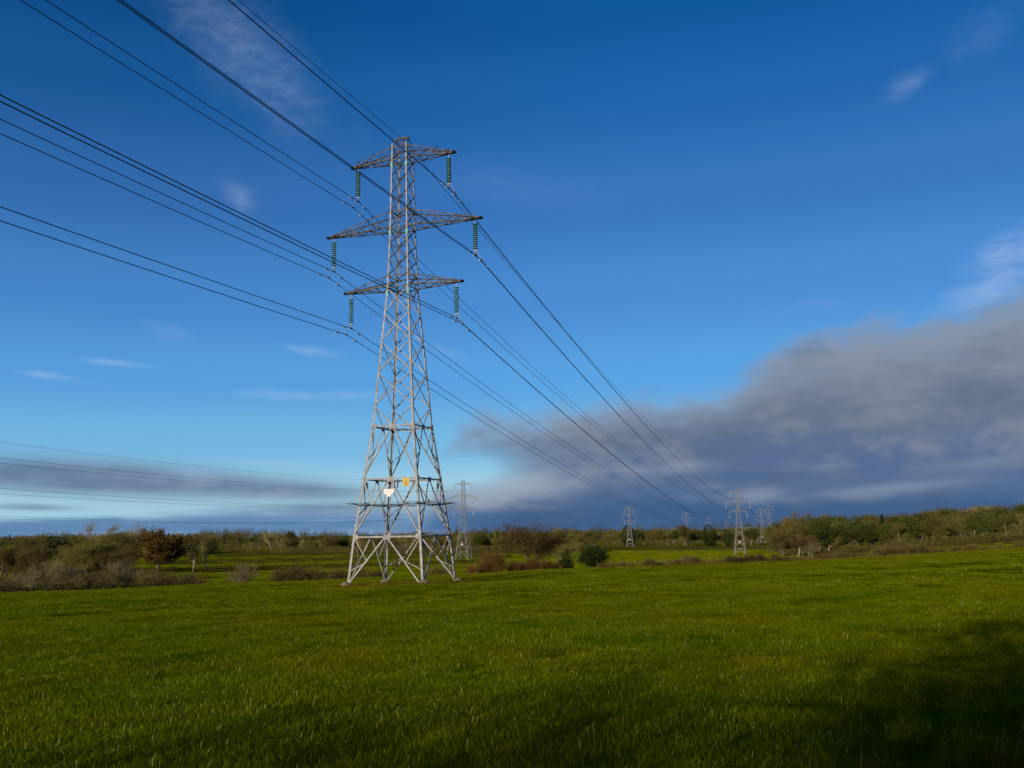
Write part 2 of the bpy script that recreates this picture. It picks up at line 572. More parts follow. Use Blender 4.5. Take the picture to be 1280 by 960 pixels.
# ---------------------------------------------------------------- terrain
#   bearing: (distance, height) of the land seen from the eye of the photographer, metres
PROFILE = {
    -180: [(.5, -1.65), (60, -1.2), (300, 0), (9000, 0)],
    -90: [(.5, -1.65), (60, -2.4), (300, -5), (900, -8), (9000, -30)],
    -40: [(.5, -1.65), (70, -4.5), (118, -6.4), (170, -10.5), (300, -14), (450, -15), (600, -15.5), (760, -13), (900, -10.5), (1500, -14), (3000, -25), (9000, -60)],
    -28: [(.5, -1.65), (70, -4.5), (128, -6.85), (178, -11), (300, -14.3), (450, -15.5), (600, -15.8), (760, -13), (900, -10.5), (1500, -14), (3000, -25), (9000, -60)],
    -18: [(.5, -1.65), (70, -4.5), (134, -7.1), (184, -11.3), (300, -14.6), (450, -16.8), (600, -16.8), (760, -13), (900, -10.5), (1500, -14), (3000, -25), (9000, -60)],
    -10: [(.5, -1.65), (70, -4.5), (142, -7.4), (194, -11.6), (300, -15), (450, -17), (600, -17.2), (900, -18.5), (1500, -20), (3000, -25), (9000, -60)],
    0: [(.5, -1.65), (70, -4.3), (160, -7.75), (210, -11.6), (300, -14.8), (450, -17.3), (600, -18.8), (900, -21), (1500, -23), (3000, -28), (9000, -60)],
    10: [(.5, -1.65), (70, -4.1), (190, -8.4), (240, -11.4), (300, -14.2), (450, -18), (600, -20.8), (900, -24), (1500, -25.7), (3000, -40), (9000, -70)],
    17: [(.5, -1.65), (70, -4.0), (218, -9.0), (268, -11.2), (320, -13), (430, -15), (600, -20), (900, -25), (1100, -26.5), (1500, -22), (3000, -40), (9000, -70)],
    23: [(.5, -1.65), (70, -3.7), (240, -8.7), (290, -10.2), (400, -11.6), (450, -12.3), (600, -15), (900, -18), (1500, -20), (3000, -40), (9000, -70)],
    28: [(.5, -1.65), (70, -3.3), (258, -7.75), (310, -8.9), (400, -8.8), (450, -9), (600, -10), (900, -13), (1500, -18), (3000, -40), (9000, -70)],
    36: [(.5, -1.65), (70, -2.9), (270, -6.2), (320, -7.0), (450, -7), (600, -8), (900, -11), (1500, -18), (3000, -40), (9000, -70)],
    90: [(.5, -1.65), (60, -1.6), (300, -2), (900, -5), (9000, -30)],
    180: [(.5, -1.65), (60, -1.2), (300, 0), (9000, 0)],
}
EDGE = [(-180, 60), (-40, 118), (-28, 128), (-18, 134), (-10, 142), (0, 160), (10, 190), (17, 218), (23, 240), (28, 258), (36, 270), (180, 60)]


def pchip(xs, ys, q):
    xs, ys = np.asarray(xs, float), np.asarray(ys, float)
    h = np.diff(xs); d = np.diff(ys) / h
    m = np.zeros(len(xs))
    for i in range(1, len(xs) - 1):
        if d[i - 1] * d[i] > 0:
            w1, w2 = 2 * h[i] + h[i - 1], h[i] + 2 * h[i - 1]
            m[i] = (w1 + w2) / (w1 / d[i - 1] + w2 / d[i])
    m[0], m[-1] = d[0], d[-1]
    i = np.clip(np.searchsorted(xs, q) - 1, 0, len(h) - 1)
    t = (q - xs[i]) / h[i]
    return ((1 + 2 * t) * (1 - t) ** 2 * ys[i] + t * (1 - t) ** 2 * h[i] * m[i] + t * t * (3 - 2 * t) * ys[i + 1] + t * t * (t - 1) * h[i] * m[i + 1])


LR = np.linspace(math.log(.5), math.log(9000), 320)
AZS = np.arange(-180, 180.01, 1.0)
_rows = sorted(PROFILE)
_tab = np.stack([pchip([p[0] for p in PROFILE[a]], [p[1] for p in PROFILE[a]], np.exp(LR)) for a in _rows])
TAB = np.stack([np.interp(AZS, _rows, _tab[:, j]) for j in range(len(LR))], 1)
_k = np.exp(-.5 * (np.arange(-6, 7) / 2.4) ** 2); _k /= _k.sum()
TAB = np.stack([np.convolve(np.pad(TAB[:, j], 6, mode='edge'), _k, 'valid') for j in range(len(LR))], 1)


def ground(x, y):
    x, y = np.asarray(x, float), np.asarray(y, float)
    r = np.maximum(np.hypot(x, y), .5)
    a = np.degrees(np.arctan2(x, y)) + 180
    l = (np.log(r) - LR[0]) / (LR[1] - LR[0])
    i = np.clip(a.astype(int), 0, len(AZS) - 2); fa = a - i
    j = np.clip(l.astype(int), 0, len(LR) - 2); fl = np.clip(l - j, 0, 1)
    z = (TAB[i, j] * (1 - fa) * (1 - fl) + TAB[i + 1, j] * fa * (1 - fl) + TAB[i, j + 1] * (1 - fa) * fl + TAB[i + 1, j + 1] * fa * fl)
    k = np.clip((r - 6) / 30, 0, 1)
    z = z + k * (.07 * np.sin(x * .21 + y * .13) + .06 * np.sin(x * .093 - y * .17 + 1.3))
    z = z + 9.5 * np.exp(-((x - 449) / 90) ** 2 - ((y - 1633) / 160) ** 2)
    return z


def gz(x, y): return float(ground(x, y))


def edge(azd): return np.interp(azd, [e[0] for e in EDGE], [e[1] for e in EDGE])


def sheet(name, r0f, r1f, nr, m, azs, log=True):
    azs = np.asarray(azs); A = np.radians(azs)
    t = np.linspace(0, 1, nr)
    r0, r1 = r0f(azs), r1f(azs)
    Rr = r0[:, None] * (r1 / r0)[:, None] ** t[None]
    x, y = Rr * np.sin(A)[:, None], Rr * np.cos(A)[:, None]
    z = ground(x, y)
    V = np.stack([x, y, z], -1).reshape(-1, 3)
    ii, jj = np.meshgrid(np.arange(len(azs) - 1), np.arange(nr - 1), indexing='ij')
    a = ii * nr + jj
    F = np.stack([a, a + 1, a + nr + 1, a + nr], -1).reshape(-1, 4)
    me = raw_mesh(name, V, F, m)
    me.polygons.foreach_set('use_smooth', [True] * len(me.polygons))
    o = link(bpy.data.objects.new(name, me))
    return tag(o, kind='structure')


azs = np.unique(np.concatenate([np.arange(-180, -45, 3.0), np.arange(-45, 45, .5), np.arange(45, 180.1, 3.0)]))
tag(sheet('field', lambda a: np.full(len(a), .5), edge, 130, FIELD, azs), 'green field of young wheat sloping down to the pylon')
tag(sheet('land', lambda a: edge(a), lambda a: np.full(len(a), 9000.0), 170, LAND, azs), 'low farmland with meadows beyond the wheat field')


def spot(px, dist):
    """Ground point on the bearing seen at column px of the photograph (near the horizon), at a true distance."""
    a = R(azel(px, 665)[0])
    x, y = dist * math.sin(a), dist * math.cos(a)
    return Vector((x, y, gz(x, y)))


def top_h(px, py, p):
    """Real height of a thing standing at p whose top is seen at (px, py)."""
    e = R(azel(px, py)[1])
    return math.hypot(p.x, p.y) * math.tan(e) - p.z


# ---------------------------------------------------------------- pylons
Z1, Z2, Z3 = 4.43, 9.45, 14.19
ZL, ZLU, ZM, ZMU, ZT, ZTU, HT = 27.19, 28.32, 32.95, 34.62, 39.68, 41.0, 42.0
HW = [(0, 3.69), (Z1, 3.25), (Z2, 2.637), (Z3, 2.056), (ZL, 1.095), (ZM, .915), (ZT, .812), (ZTU, .78)]
ARMS = {'top': (5.43, ZT, ZTU), 'middle': (7.99, ZM, ZMU), 'bottom': (6.06, ZL, ZLU)}
INS, INB, DU, DZ = 3.33, .67, .53, .55


def hw(z): return float(np.interp(z, [h[0] for h in HW], [h[1] for h in HW]))


def corner(sx, sy, z):
    h = hw(z)
    return Vector((sx * h, sy * h, z))


FACES = [((-1, -1), (1, -1)), ((1, -1), (1, 1)), ((1, 1), (-1, 1)), ((-1, 1), (-1, -1))]


def make_pylon(name, k, near):
    """k thickens the members of the copies that stand far off."""
    S = STEEL if near else STEEL_FAR
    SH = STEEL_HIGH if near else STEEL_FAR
    root = empty(name)
    # legs
    for sx in (-1, 1):
        for sy in (-1, 1):
            mb = MB()
            for z0, z1, w in ((-.35, Z1, .205), (Z1, Z2, .195), (Z2, Z3, .18), (Z3, 21, .165), (21, ZL, .15), (ZL, ZM, .135), (ZM, ZTU, .12)):
                p, q = corner(sx, sy, z0), corner(sx, sy, z1)
                mb.angle(p, q, w * k, .024 * k, (-sx, 0, 0), (0, -sy, 0))
                if near:                                            # bolted splice plates at the joints
                    mb.box(q + Vector((-sx * w / 2, sy * .008, 0)), (w * 1.05, .03, .5))
                    mb.box(q + Vector((sx * .008, -sy * w / 2, 0)), (.03, w * 1.05, .5))
            if near and (sx, sy) in ((1, 1), (-1, -1)):             # step bolts
                z = 3.0
                while z < 40:
                    p = corner(sx, sy, z)
                    u = Vector((sx, 0, 0)) if int(z / .38) % 2 else Vector((0, sy, 0))
                    mb.bar(p - u * .02, p + u * .17, .028)
                    z += .38
            mb.build('leg', S, root)
    # bracing of each face
    for fi, (c0, c1) in enumerate(FACES):
        mb, mh = MB(), MB()
        nrm = Vector((c0[0] + c1[0], c0[1] + c1[1], 0)).normalized()
        C0 = lambda z: corner(*c0, z) - nrm * .03
        C1 = lambda z: corner(*c1, z) - nrm * .03

        def br(p, q, w, dst=mb, tilt=None):
            a = (q - p).normalized()
            dst.angle(p, q, w * k, .016 * k, tilt or nrm.cross(a), -nrm)

        def kpanel(z0, z1, w):
            m = (C0(z1) + C1(z1)) / 2
            for A, B in ((C0, C1), (C1, C0)):
                br(A(z0), m, w)
                mid = A(z0).lerp(m, .5)
                br(A(z1), mid, .075)
                zz = z0 + (z1 - z0) * .32
                br(mid - nrm * .02, A(zz), .07)
            return m
        kpanel(0.05, Z1, .13)
        kpanel(Z1, Z2, .12)
        kpanel(Z2, Z3, .105)
        m3 = (C0(Z3) + C1(Z3)) / 2
        zs = [16.0, 19.1, 22.0, 24.7, ZL]
        br(m3, C0(zs[0]), .09); br(m3, C1(zs[0]), .09)
        for a, b_ in zip(zs, zs[1:]):
            br(C0(a), C1(b_), .088); br(C1(a) - nrm * .03, C0(b_) - nrm * .03, .088)
        zs = [ZL, ZLU, 29.9, 31.42, ZM, ZMU, 36.3, 38.0, ZT, ZTU]
        for a, b_ in zip(zs, zs[1:]):
            br(C0(a), C1(b_), .075, mh); br(C1(a) - nrm * .03, C0(b_) - nrm * .03, .075, mh)
        if near:
            for z in (Z1, Z2, Z3):
                m_ = (C0(z) + C1(z)) / 2
                mb.box(m_ - Vector((0, 0, .12)), (.62, .03, .42), nrm.cross(Vector((0, 0, 1))), nrm)
                for A in (C0, C1): mb.box(A(z).lerp(m_, .07) - Vector((0, 0, .05)), (.42, .03, .44), nrm.cross(Vector((0, 0, 1))), nrm)
        mb.build('face_bracing', S, root)
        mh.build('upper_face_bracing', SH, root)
    # horizontal frames
    for z, w, dia in ((Z1, .15, 1), (Z2, .12, 1), (Z3, .12, 1), (ZL, .11, 0), (ZLU, .10, 0), (ZM, .11, 0), (ZMU, .10, 0), (ZT, .11, 0), (ZTU, .10, 0)):
        mb = MB()
        cs = [corner(*c, z) for c in ((-1, -1), (1, -1), (1, 1), (-1, 1))]
        for i in range(4):
            a, b_ = cs[i], cs[(i + 1) % 4]
            n_ = ((a + b_) / 2 - Vector((0, 0, z))).normalized()
            mb.angle(a - n_ * .012, b_ - n_ * .012, w * k, .018 * k, (0, 0, -1), -n_)
        if dia:
            ms = [(cs[i] + cs[(i + 1) % 4]) / 2 for i in range(4)]
            for i in range(4): mb.angle(ms[i], ms[(i + 1) % 4], .075 * k, .014 * k, (0, 0, -1))
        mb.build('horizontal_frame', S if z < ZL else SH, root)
    # crossarms with their insulator strings
    for key, (A, z, zu) in ARMS.items():
        for sx in (-1, 1):
            mb = MB()
            tip = Vector((sx * A, 0, z))
            n = {'top': 4, 'middle': 6, 'bottom': 4}[key]
            lo = [[corner(sx, sy, z).lerp(tip + Vector((0, sy * .08, 0)), i / n) for i in range(n + 1)] for sy in (-1, 1)]
            hi = [[corner(sx, sy, zu).lerp(tip + Vector((0, sy * .08, .16)), i / n) for i in range(n + 1)] for sy in (-1, 1)]
            for q, sy in ((0, -1), (1, 1)):
                mb.angle(lo[q][0], lo[q][-1], .12 * k, .018 * k, (0, 0, 1), (0, -sy, 0))
                mb.angle(hi[q][0], hi[q][-1], .10 * k, .016 * k, (0, 0, -1), (0, -sy, 0))
                for i in range(1, n):
                    mb.angle(lo[q][i], hi[q][i], .065 * k, .012 * k, (sx, 0, 0))
                for i in range(0, n - 1):
                    a, b_ = (lo[q][i], hi[q][i + 1]) if i % 2 else (hi[q][i], lo[q][i + 1])
                    mb.angle(a, b_, .065 * k, .012 * k, (0, sy, 0))
            for i in range(n - 1):
                mb.angle(lo[i % 2][i], lo[(i + 1) % 2][i + 1], .07 * k, .012 * k, (0, 0, 1))
                mb.angle(lo[0][i + 1], lo[1][i + 1], .06 * k, .012 * k, (0, 0, 1))
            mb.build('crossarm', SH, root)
            tp = MB()
            tp.box(tip + Vector((-sx * .42, 0, .06)), (.95, .26, .15))
            tp.box(tip + Vector((-sx * .06, 0, .10)), (.20, .40, .16))
            tp.box(tip + Vector((-sx * .85, 0, .06)), (.5, .42, .10))
            tp.build('arm_end_plate', TIP if near else STEEL_FAR, root)
            st = MB()
            top = Vector((sx * (A - INB), 0, z - .05))
            st.bar(top + Vector((0, 0, .1)), top + Vector((0, 0, -.30)), .05 * k)
            st.bar(top + Vector((0, 0, -.28)), top + Vector((0, 0, -2.92)), .075 * k)
            zb = z - INS
            if near:
                s_ = st.build('insulator_string', PIN, root)
                s_['label'] = 'insulator string of green glass discs under the %s end of the %s crossarm' % ('near right' if sx > 0 else 'far left', key)
                dm = MB()
                dm.lathe([(.055, .07), (.085, .06), (.10, .015), (.235, -.005), (.23, -.035), (.11, -.04), (.05, -.055)], 14)
                me = dm.mesh('insulator_disc', GLASS_DISC, True)
                for i in range(12):
                    o = link(bpy.data.objects.new('insulator_disc', me), s_)
                    o.location = top + Vector((0, 0, -.42 - i * .205))
                    KIDS.setdefault(s_.name, []).append(o)
                yk = MB()
                yk.box((top.x + sx * .02, 0, zb + .38), (.40, .04, .09))
                yk.bar((top.x - sx * .12, 0, zb + .36), (top.x, 0, zb + .06), .05)
                yk.box((top.x, 0, zb), (.12, .42, .12))
                yk.bar((top.x + sx * .2, 0, zb + .36), (top.x + sx * DU, 0, zb - DZ + .05), .035)
                yk.box((top.x + sx * DU, 0, zb - DZ), (.10, .40, .11))
                yk.build('yoke_plate', YOKE, s_)
            else:
                for i in range(12):
                    c = top + Vector((0, 0, -.42 - i * .205))
                    st.lathe([(.08, .09), (.26, .02), (.24, -.05), (.06, -.08)], 8, c)
                st.box((top.x + sx * .2, 0, zb - .1), (.8, .12, .3))
                st.build('insulator_string', PALE_DISC, root)
    # earth wire bracket on top
    pk = MB()
    for sx in (-1, 1):
        e = Vector((sx * .63, 0, HT))
        for sy in (-1, 1):
            pk.angle(corner(sx, sy, ZTU), e + Vector((0, sy * .05, 0)), .09 * k, .015 * k, (-sx, 0, 0))
            pk.angle(corner(-sx, sy, ZTU), e.lerp(corner(sx, sy, ZTU), .15), .06 * k, .012 * k, (0, 0, 1))
    pk.box((0, 0, HT), (1.5, .16, .14))
    pk.build('earth_wire_bracket', SH, root)
    # anti-climbing guard of barbed wire on outriggers round the legs
    zg = 7.15
    for c0, c1 in FACES:
        mb = MB()
        n_ = Vector((c0[0] + c1[0], c0[1] + c1[1], 0)).normalized()
        a, b_ = corner(*c0, zg), corner(*c1, zg)
        along = (b_ - a).normalized()
        for t in (-.02, .18, .82, 1.02):
            p = a.lerp(b_, t)
            mb.bar(p - n_ * .25, p + n_ * .95 + Vector((0, 0, .14)), .06 * k)
        for q in (0, 2, 4):
            off = n_ * (.15 + q * .19) + Vector((0, 0, .03 + q * .028))
            mb.bar(a + off - along * (.15 + q * .19), b_ + off + along * (.15 + q * .19), .013 * k)
            if near:
                t = -.1
                while t < 1.1:
                    if .14 < t < .86:
                        t += .035; continue
                    p = a.lerp(b_, t) + off
                    mb.bar(p - n_ * .04 - Vector((0, 0, .04)), p + n_ * .04 + Vector((0, 0, .04)), .018)
                    t += .035
        mb.angle(a, b_, .07 * k, .012 * k, (0, 0, -1), -n_)
        mb.build('anti_climbing_guard', STEEL_HIGH if near else STEEL_FAR, root)
    # number plate in the middle of the face towards the line's near end
    y = -hw(8.3) - .06
    npm = MB()
    o8 = [(-.50, .22), (.50, .22), (.52, .05), (.40, -.20), (.22, -.26), (.20, -.44), (-.20, -.44), (-.22, -.26), (-.40, -.20), (-.52, .05)]
    n = len(o8)
    P = [(x, y - .02, 8.25 + z) for x, z in o8] + [(x, y + .02, 8.25 + z) for x, z in o8]
    npm.add(P, [tuple(range(n)), tuple(range(2 * n - 1, n - 1, -1))] + [(i, n + i, n + (i + 1) % n, (i + 1) % n) for i in range(n)])
    npm.bar((-.45, y, 8.42), (-.45, y + .05, 9.45), .03); npm.bar((.45, y, 8.42), (.45, y + .05, 9.45), .03)
    npm.build('number_plate', WHITE, root)['label'] = 'white plate with tapered lower edge'
    if near:
        # yellow warning sign with its black triangle
        x0, y0, z0 = 1.62, -hw(9.0) - .07, 9.02
        s_ = MB()
        s_.box((x0, y0, z0), (.60, .03, .74))
        sg = s_.build('danger_sign', YELLOW, root); sg['label'] = 'yellow warning sign with black triangle'
        tr = MB()
        T = [Vector((x0, y0 - .02, z0 + .24)), Vector((x0 - .22, y0 - .02, z0 - .16)), Vector((x0 + .22, y0 - .02, z0 - .16))]
        for i in range(3): tr.bar(T[i], T[(i + 1) % 3], .035, .012, (0, 1, 0))
        tr.bar((x0 + .02, y0 - .02, z0 + .10), (x0 - .04, y0 - .02, z0 - .01), .03, .012, (0, 1, 0))
        tr.bar((x0 - .04, y0 - .02, z0 - .01), (x0 + .04, y0 - .02, z0 - .02), .03, .012, (0, 1, 0))
        tr.bar((x0 + .04, y0 - .02, z0 - .02), (x0 - .01, y0 - .02, z0 - .12), .03, .012, (0, 1, 0))
        tr.bar((x0 - .16, y0 - .02, z0 - .26), (x0 + .16, y0 - .02, z0 - .26), .05, .012, (0, 1, 0))
        tr.build('warning_symbol', BLACK, sg)
        for (px, py, w) in ((-hw(9.0) + .32, -hw(9) + .28, .24), (hw(9.0) - .26, hw(9) - .45, .2), (.45, -hw(9) - .06, .2), (.80, -hw(9) - .06, .13)):
            b_ = MB(); b_.box((px, py, 8.83), (w, .04, .58)); b_.bar((px, py, 9.1), (px, py, Z2 - .05), .03)
            b_.build('notice_plate', BLACK, root)
        for z in (ZT - .55, ZM - .5, ZL - .55):
            for sx in (-1, 1):
                b_ = MB()
                c = corner(sx, -1, z) + Vector((-sx * .06, -.03, 0))
                b_.box(c, (.22, .03, .32)); b_.box(c + Vector((-sx * .07, -.012, -.25)), (.14, .03, .18))
                b_.build('circuit_plate', TEAL, root)
        gp = MB(); gp.box(corner(1, -1, 8.2) + Vector((-.14, -.03, 0)), (.16, .03, .24)); gp.build('circuit_plate', TEAL, root)
    return root


T1 = Vector((-10.03, 83.29, -5.05))
YAW = .3277
TOWERS1 = [T1, Vector((141.5, 586.5, -21.0)), Vector((295.4, 1109.8, -26.8)), Vector((449, 1633, -13.0))]
PREV1 = T1 + Vector((-164.2, -544.9, 5.1))
TOWERS2 = [Vector((-27.3, 494.4, -17.2)), Vector((119.6, 967.7, -24.4)), Vector((270, 1460, -25.7)), Vector((417, 2000, -31)), Vector((570, 2500, -38))]
PREV2 = Vector((-178, -8, -8.0))

main = make_pylon('pylon', 1.0, True)
main.location = T1
main.rotation_euler = (0, 0, -YAW)
tag(main, 'tall grey lattice pylon on four legs standing nearest in the wheat field', 'pylon', 'steel lattice pylons')
for sx in (-1, 1):
    for sy in (-1, 1):
        c = corner(sx, sy, 0)
        wl = Matrix.Rotation(-YAW, 4, 'Z') @ c + T1
        dz_ = gz(wl.x, wl.y) - T1.z
        mb = MB()
        mb.lathe([(.56, dz_ - .5), (.53, dz_ + .10), (.44, dz_ + .20), (.34, max(dz_, -.1) + .32), (.20, max(dz_, -.1) + .46)], 12, (c.x, c.y, 0))
        mb.build('concrete_foot', CONCRETE, main)

far = make_pylon('pylon', 1.05, False)
far.location = TOWERS1[1]
far.rotation_euler = (0, 0, -YAW)
tag(far, 'pale grey lattice pylon standing in the green meadow in front of the right wood', 'pylon', 'steel lattice pylons')
labels = ['small pale pylon in front of the low trees, just beyond the meadow pylon', 'small pale pylon with hidden foot, farther of the pair right of the meadow pylon']
far2 = make_pylon('pylon', 1.2, False)
far2.rotation_euler = (0, 0, -YAW)
tag(far2, labels[0], 'pylon', 'steel lattice pylons')
far2.location = TOWERS1[2]
c = copy_tree(far2); c.location = TOWERS1[3]; c['label'] = labels[1]
labels = ['slim pale pylon with hanging white insulators seen behind the nearest pylon', 'small pale pylon in front of the dark evergreen tree in the middle distance',
          'tiny pylon behind the round bare tree, between two evergreens', 'tiny pylon just left of the second dark evergreen', 'tiniest pylon on the horizon, just right of the second dark evergreen']
YAW2 = math.atan2(147, 473)
for i, (p, l) in enumerate(zip(TOWERS2, labels)):
    c = copy_tree(far2 if i else far); c.location = p; c.rotation_euler = (0, 0, -YAW2); c['label'] = l


# ---------------------------------------------------------------- conductors
def attach(base, yaw, key, sx, which):
    n_ = Vector((math.cos(yaw), -math.sin(yaw), 0))
    if key == 'earth': return base + Vector((0, 0, HT - .08))
    A, z, _ = ARMS[key]
    p = base + n_ * (sx * (A - INB)) + Vector((0, 0, z - INS))
    if which == 'b': p += n_ * (sx * DU) - Vector((0, 0, DZ))
    return p


def span(p, q, sag, n):
    out = []
    for i in range(n + 1):
        t = i / n
        c = p.lerp(q, t); c.z -= 4 * sag * t * (1 - t)
        out.append(c)
    return out


def strung(bases, yaw, key, sx, which, sags, n=48):
    pts = []
    at = [attach(b_, yaw, key, sx, which) for b_ in bases]
    for i in range(len(at) - 1):
        s_ = span(at[i], at[i + 1], sags[min(i, len(sags) - 1)], n)
        pts += s_ if not pts else s_[1:]
    return pts


def damper_mesh():
    mb = MB()
    mb.tube([(0, -.24, -.09), (0, 0, -.07), (0, .24, -.09)], .016, 5)
    for s_ in (-1, 1): mb.tube([(0, s_ * .16, -.09), (0, s_ * .19, -.09), (0, s_ * .30, -.10)], [.035, .06, .055], 7)
    mb.box((0, 0, -.03), (.05, .07, .14))
    return mb.mesh('vibration_damper', DAMPER)


DAMP = damper_mesh()
CHAIN1 = [PREV1] + TOWERS1
endn = {-1: 'left', 1: 'right'}
for key in ('top', 'middle', 'bottom'):
    for sx in (-1, 1):
        for which in 'ab':
            pts = strung(CHAIN1, YAW, key, sx, which, [7.6, 10.5, 11, 11])
            mb = MB(); mb.tube(pts, .030, 5)
            o = mb.build('conductor', WIRE)
            tag(o, '%s wire of the pair from the %s end of nearest pylon\'s %s crossarm' % ('upper' if which == 'a' else 'lower', endn[sx], key), 'power line', 'conductors of the near pylon line')
            i0 = 48
            for s_ in (-1, 1):
                d_ = (pts[i0 + s_] - pts[i0]); L = d_.length; d_.normalize()
                dist = 1.45 + (.35 if which == 'b' else 0)
                c = link(bpy.data.objects.new('vibration_damper', DAMP), o)
                c.location = pts[i0] + d_ * dist
                c.rotation_euler = (0, 0, math.atan2(-d_.x * s_, d_.y * s_))
                c.rotation_euler.x = math.asin(d_.z * s_)
                KIDS.setdefault(o.name, []).append(c)
mb = MB(); mb.tube(strung(CHAIN1, YAW, 'earth', 0, 'a', [9.5, 8.5, 9, 9]), .024, 5)
tag(mb.build('earth_wire', WIRE), 'single dark earth wire running from the very peak of the nearest pylon', 'power line', 'conductors of the near pylon line')
CHAIN2 = [PREV2] + TOWERS2
for key in ('top', 'middle', 'bottom'):
    for sx in (-1, 1):
        mb = MB(); mb.tube(strung(CHAIN2, YAW2, key, sx, 'a', [8, 9, 9, 9]), .036, 4)
        tag(mb.build('conductor', WIRE), 'thin distant wire to the slim pylon\'s %s crossarm, %s end' % (key, endn[sx]), 'power line', 'conductors of the distant pylon line')
mb = MB(); mb.tube(strung(CHAIN2, YAW2, 'earth', 0, 'a', [9.5, 9, 9, 9]), .03, 4)
tag(mb.build('earth_wire', WIRE), 'faint thin earth wire, highest of the distant wires behind the nearest pylon', 'power line', 'conductors of the distant pylon line')


# ---------------------------------------------------------------- birds
def bird_mesh(flying=False):
    mb = MB()
    mb.tube([(0, -.10, .02), (0, -.07, .05), (0, 0, .075), (0, .06, .10), (0, .085, .135), (0, .11, .145), (0, .135, .14), (0, .16, .135)],
            [.006, .022, .042, .04, .026, .026, .012, .003], 8)
    mb.add([(-.014, -.09, .03), (.014, -.09, .03), (.02, -.18, .0), (-.02, -.18, .0), (-.014, -.09, .022), (.014, -.09, .022), (.02, -.18, -.008), (-.02, -.18, -.008)],
           [(0, 1, 2, 3), (7, 6, 5, 4), (0, 4, 5, 1), (1, 5, 6, 2), (2, 6, 7, 3), (3, 7, 4, 0)])
    if flying:
        for s_ in (-1, 1):
            mb.add([(s_ * .03, .05, .10), (s_ * .03, -.05, .09), (s_ * .22, .04, .17), (s_ * .22, -.05, .16), (s_ * .42, -.06, .12),
                    (s_ * .03, .05, .085), (s_ * .03, -.05, .08), (s_ * .22, .04, .16), (s_ * .22, -.05, .155), (s_ * .42, -.06, .115)],
                   [(0, 1, 3, 2), (2, 3, 4), (5, 7, 8, 6), (7, 9, 8), (0, 2, 7, 5), (2, 4, 9, 7), (1, 6, 8, 3), (3, 8, 9, 4)])
    else:
        for s_ in (-1, 1): mb.tube([(s_ * .015, .01, .05), (s_ * .015, .015, -.005)], .005, 4)
    return mb.mesh('bird', FEATHER, True)


BIRD = bird_mesh()
rot = Matrix.Rotation(-YAW, 4, 'Z')
perch = []
for (key, sx, t, sy) in (('top', 1, .12, 1), ('top', 1, .30, 1), ('top', 1, .62, -1), ('top', 1, .72, 1), ('top', 1, .86, -1), ('top', 1, .94, 1), ('top', -1, .22, -1), ('top', -1, .45, -1), ('top', -1, .68, 1),
                         ('top', -1, .82, -1), ('middle', -1, .28, -1), ('middle', 1, .10, 1), ('top', 1, .48, 1)):
    A, z, zu = ARMS[key]
    p = corner(sx, sy, zu).lerp(Vector((sx * A, sy * .08, z + .16)), t)
    perch.append((key, p + Vector((0, 0, .012))))
for i, (key, p) in enumerate(perch):
    o = link(bpy.data.objects.new('perched_bird', BIRD))
    o.location = rot @ p + T1
    o.scale = (1.3,) * 3
    o.rotation_euler = (0, 0, random.uniform(0, 6.28))
    tag(o, 'small dark bird perched on the upper edge of the nearest pylon\'s %s crossarm' % key, 'bird', 'birds perched on the nearest pylon')

# ---------------------------------------------------------------- trees
def sliver_mesh(name, P, D, L, W, tone, m, rng, quad=False):
    """Twigs or leaves: one narrow blade per point."""
    n = len(P)
    D = D / np.maximum(np.linalg.norm(D, axis=1, keepdims=True), 1e-6)
    Rn = rng.normal(size=(n, 3))
    S = np.cross(D, Rn); S /= np.maximum(np.linalg.norm(S, axis=1, keepdims=True), 1e-6)
    L, W = np.asarray(L)[:, None], np.asarray(W)[:, None]
    if quad:
        V = np.stack([P, P + D * L * .5 + S * W / 2, P + D * L, P + D * L * .5 - S * W / 2], 1).reshape(-1, 3)
        F = np.arange(n * 4).reshape(-1, 4)
    else:
        V = np.stack([P - S * W / 2, P + S * W / 2, P + D * L], 1).reshape(-1, 3)
        F = np.arange(n * 3).reshape(-1, 3)
    return raw_mesh(name, V, F, m, {'tone': tone})


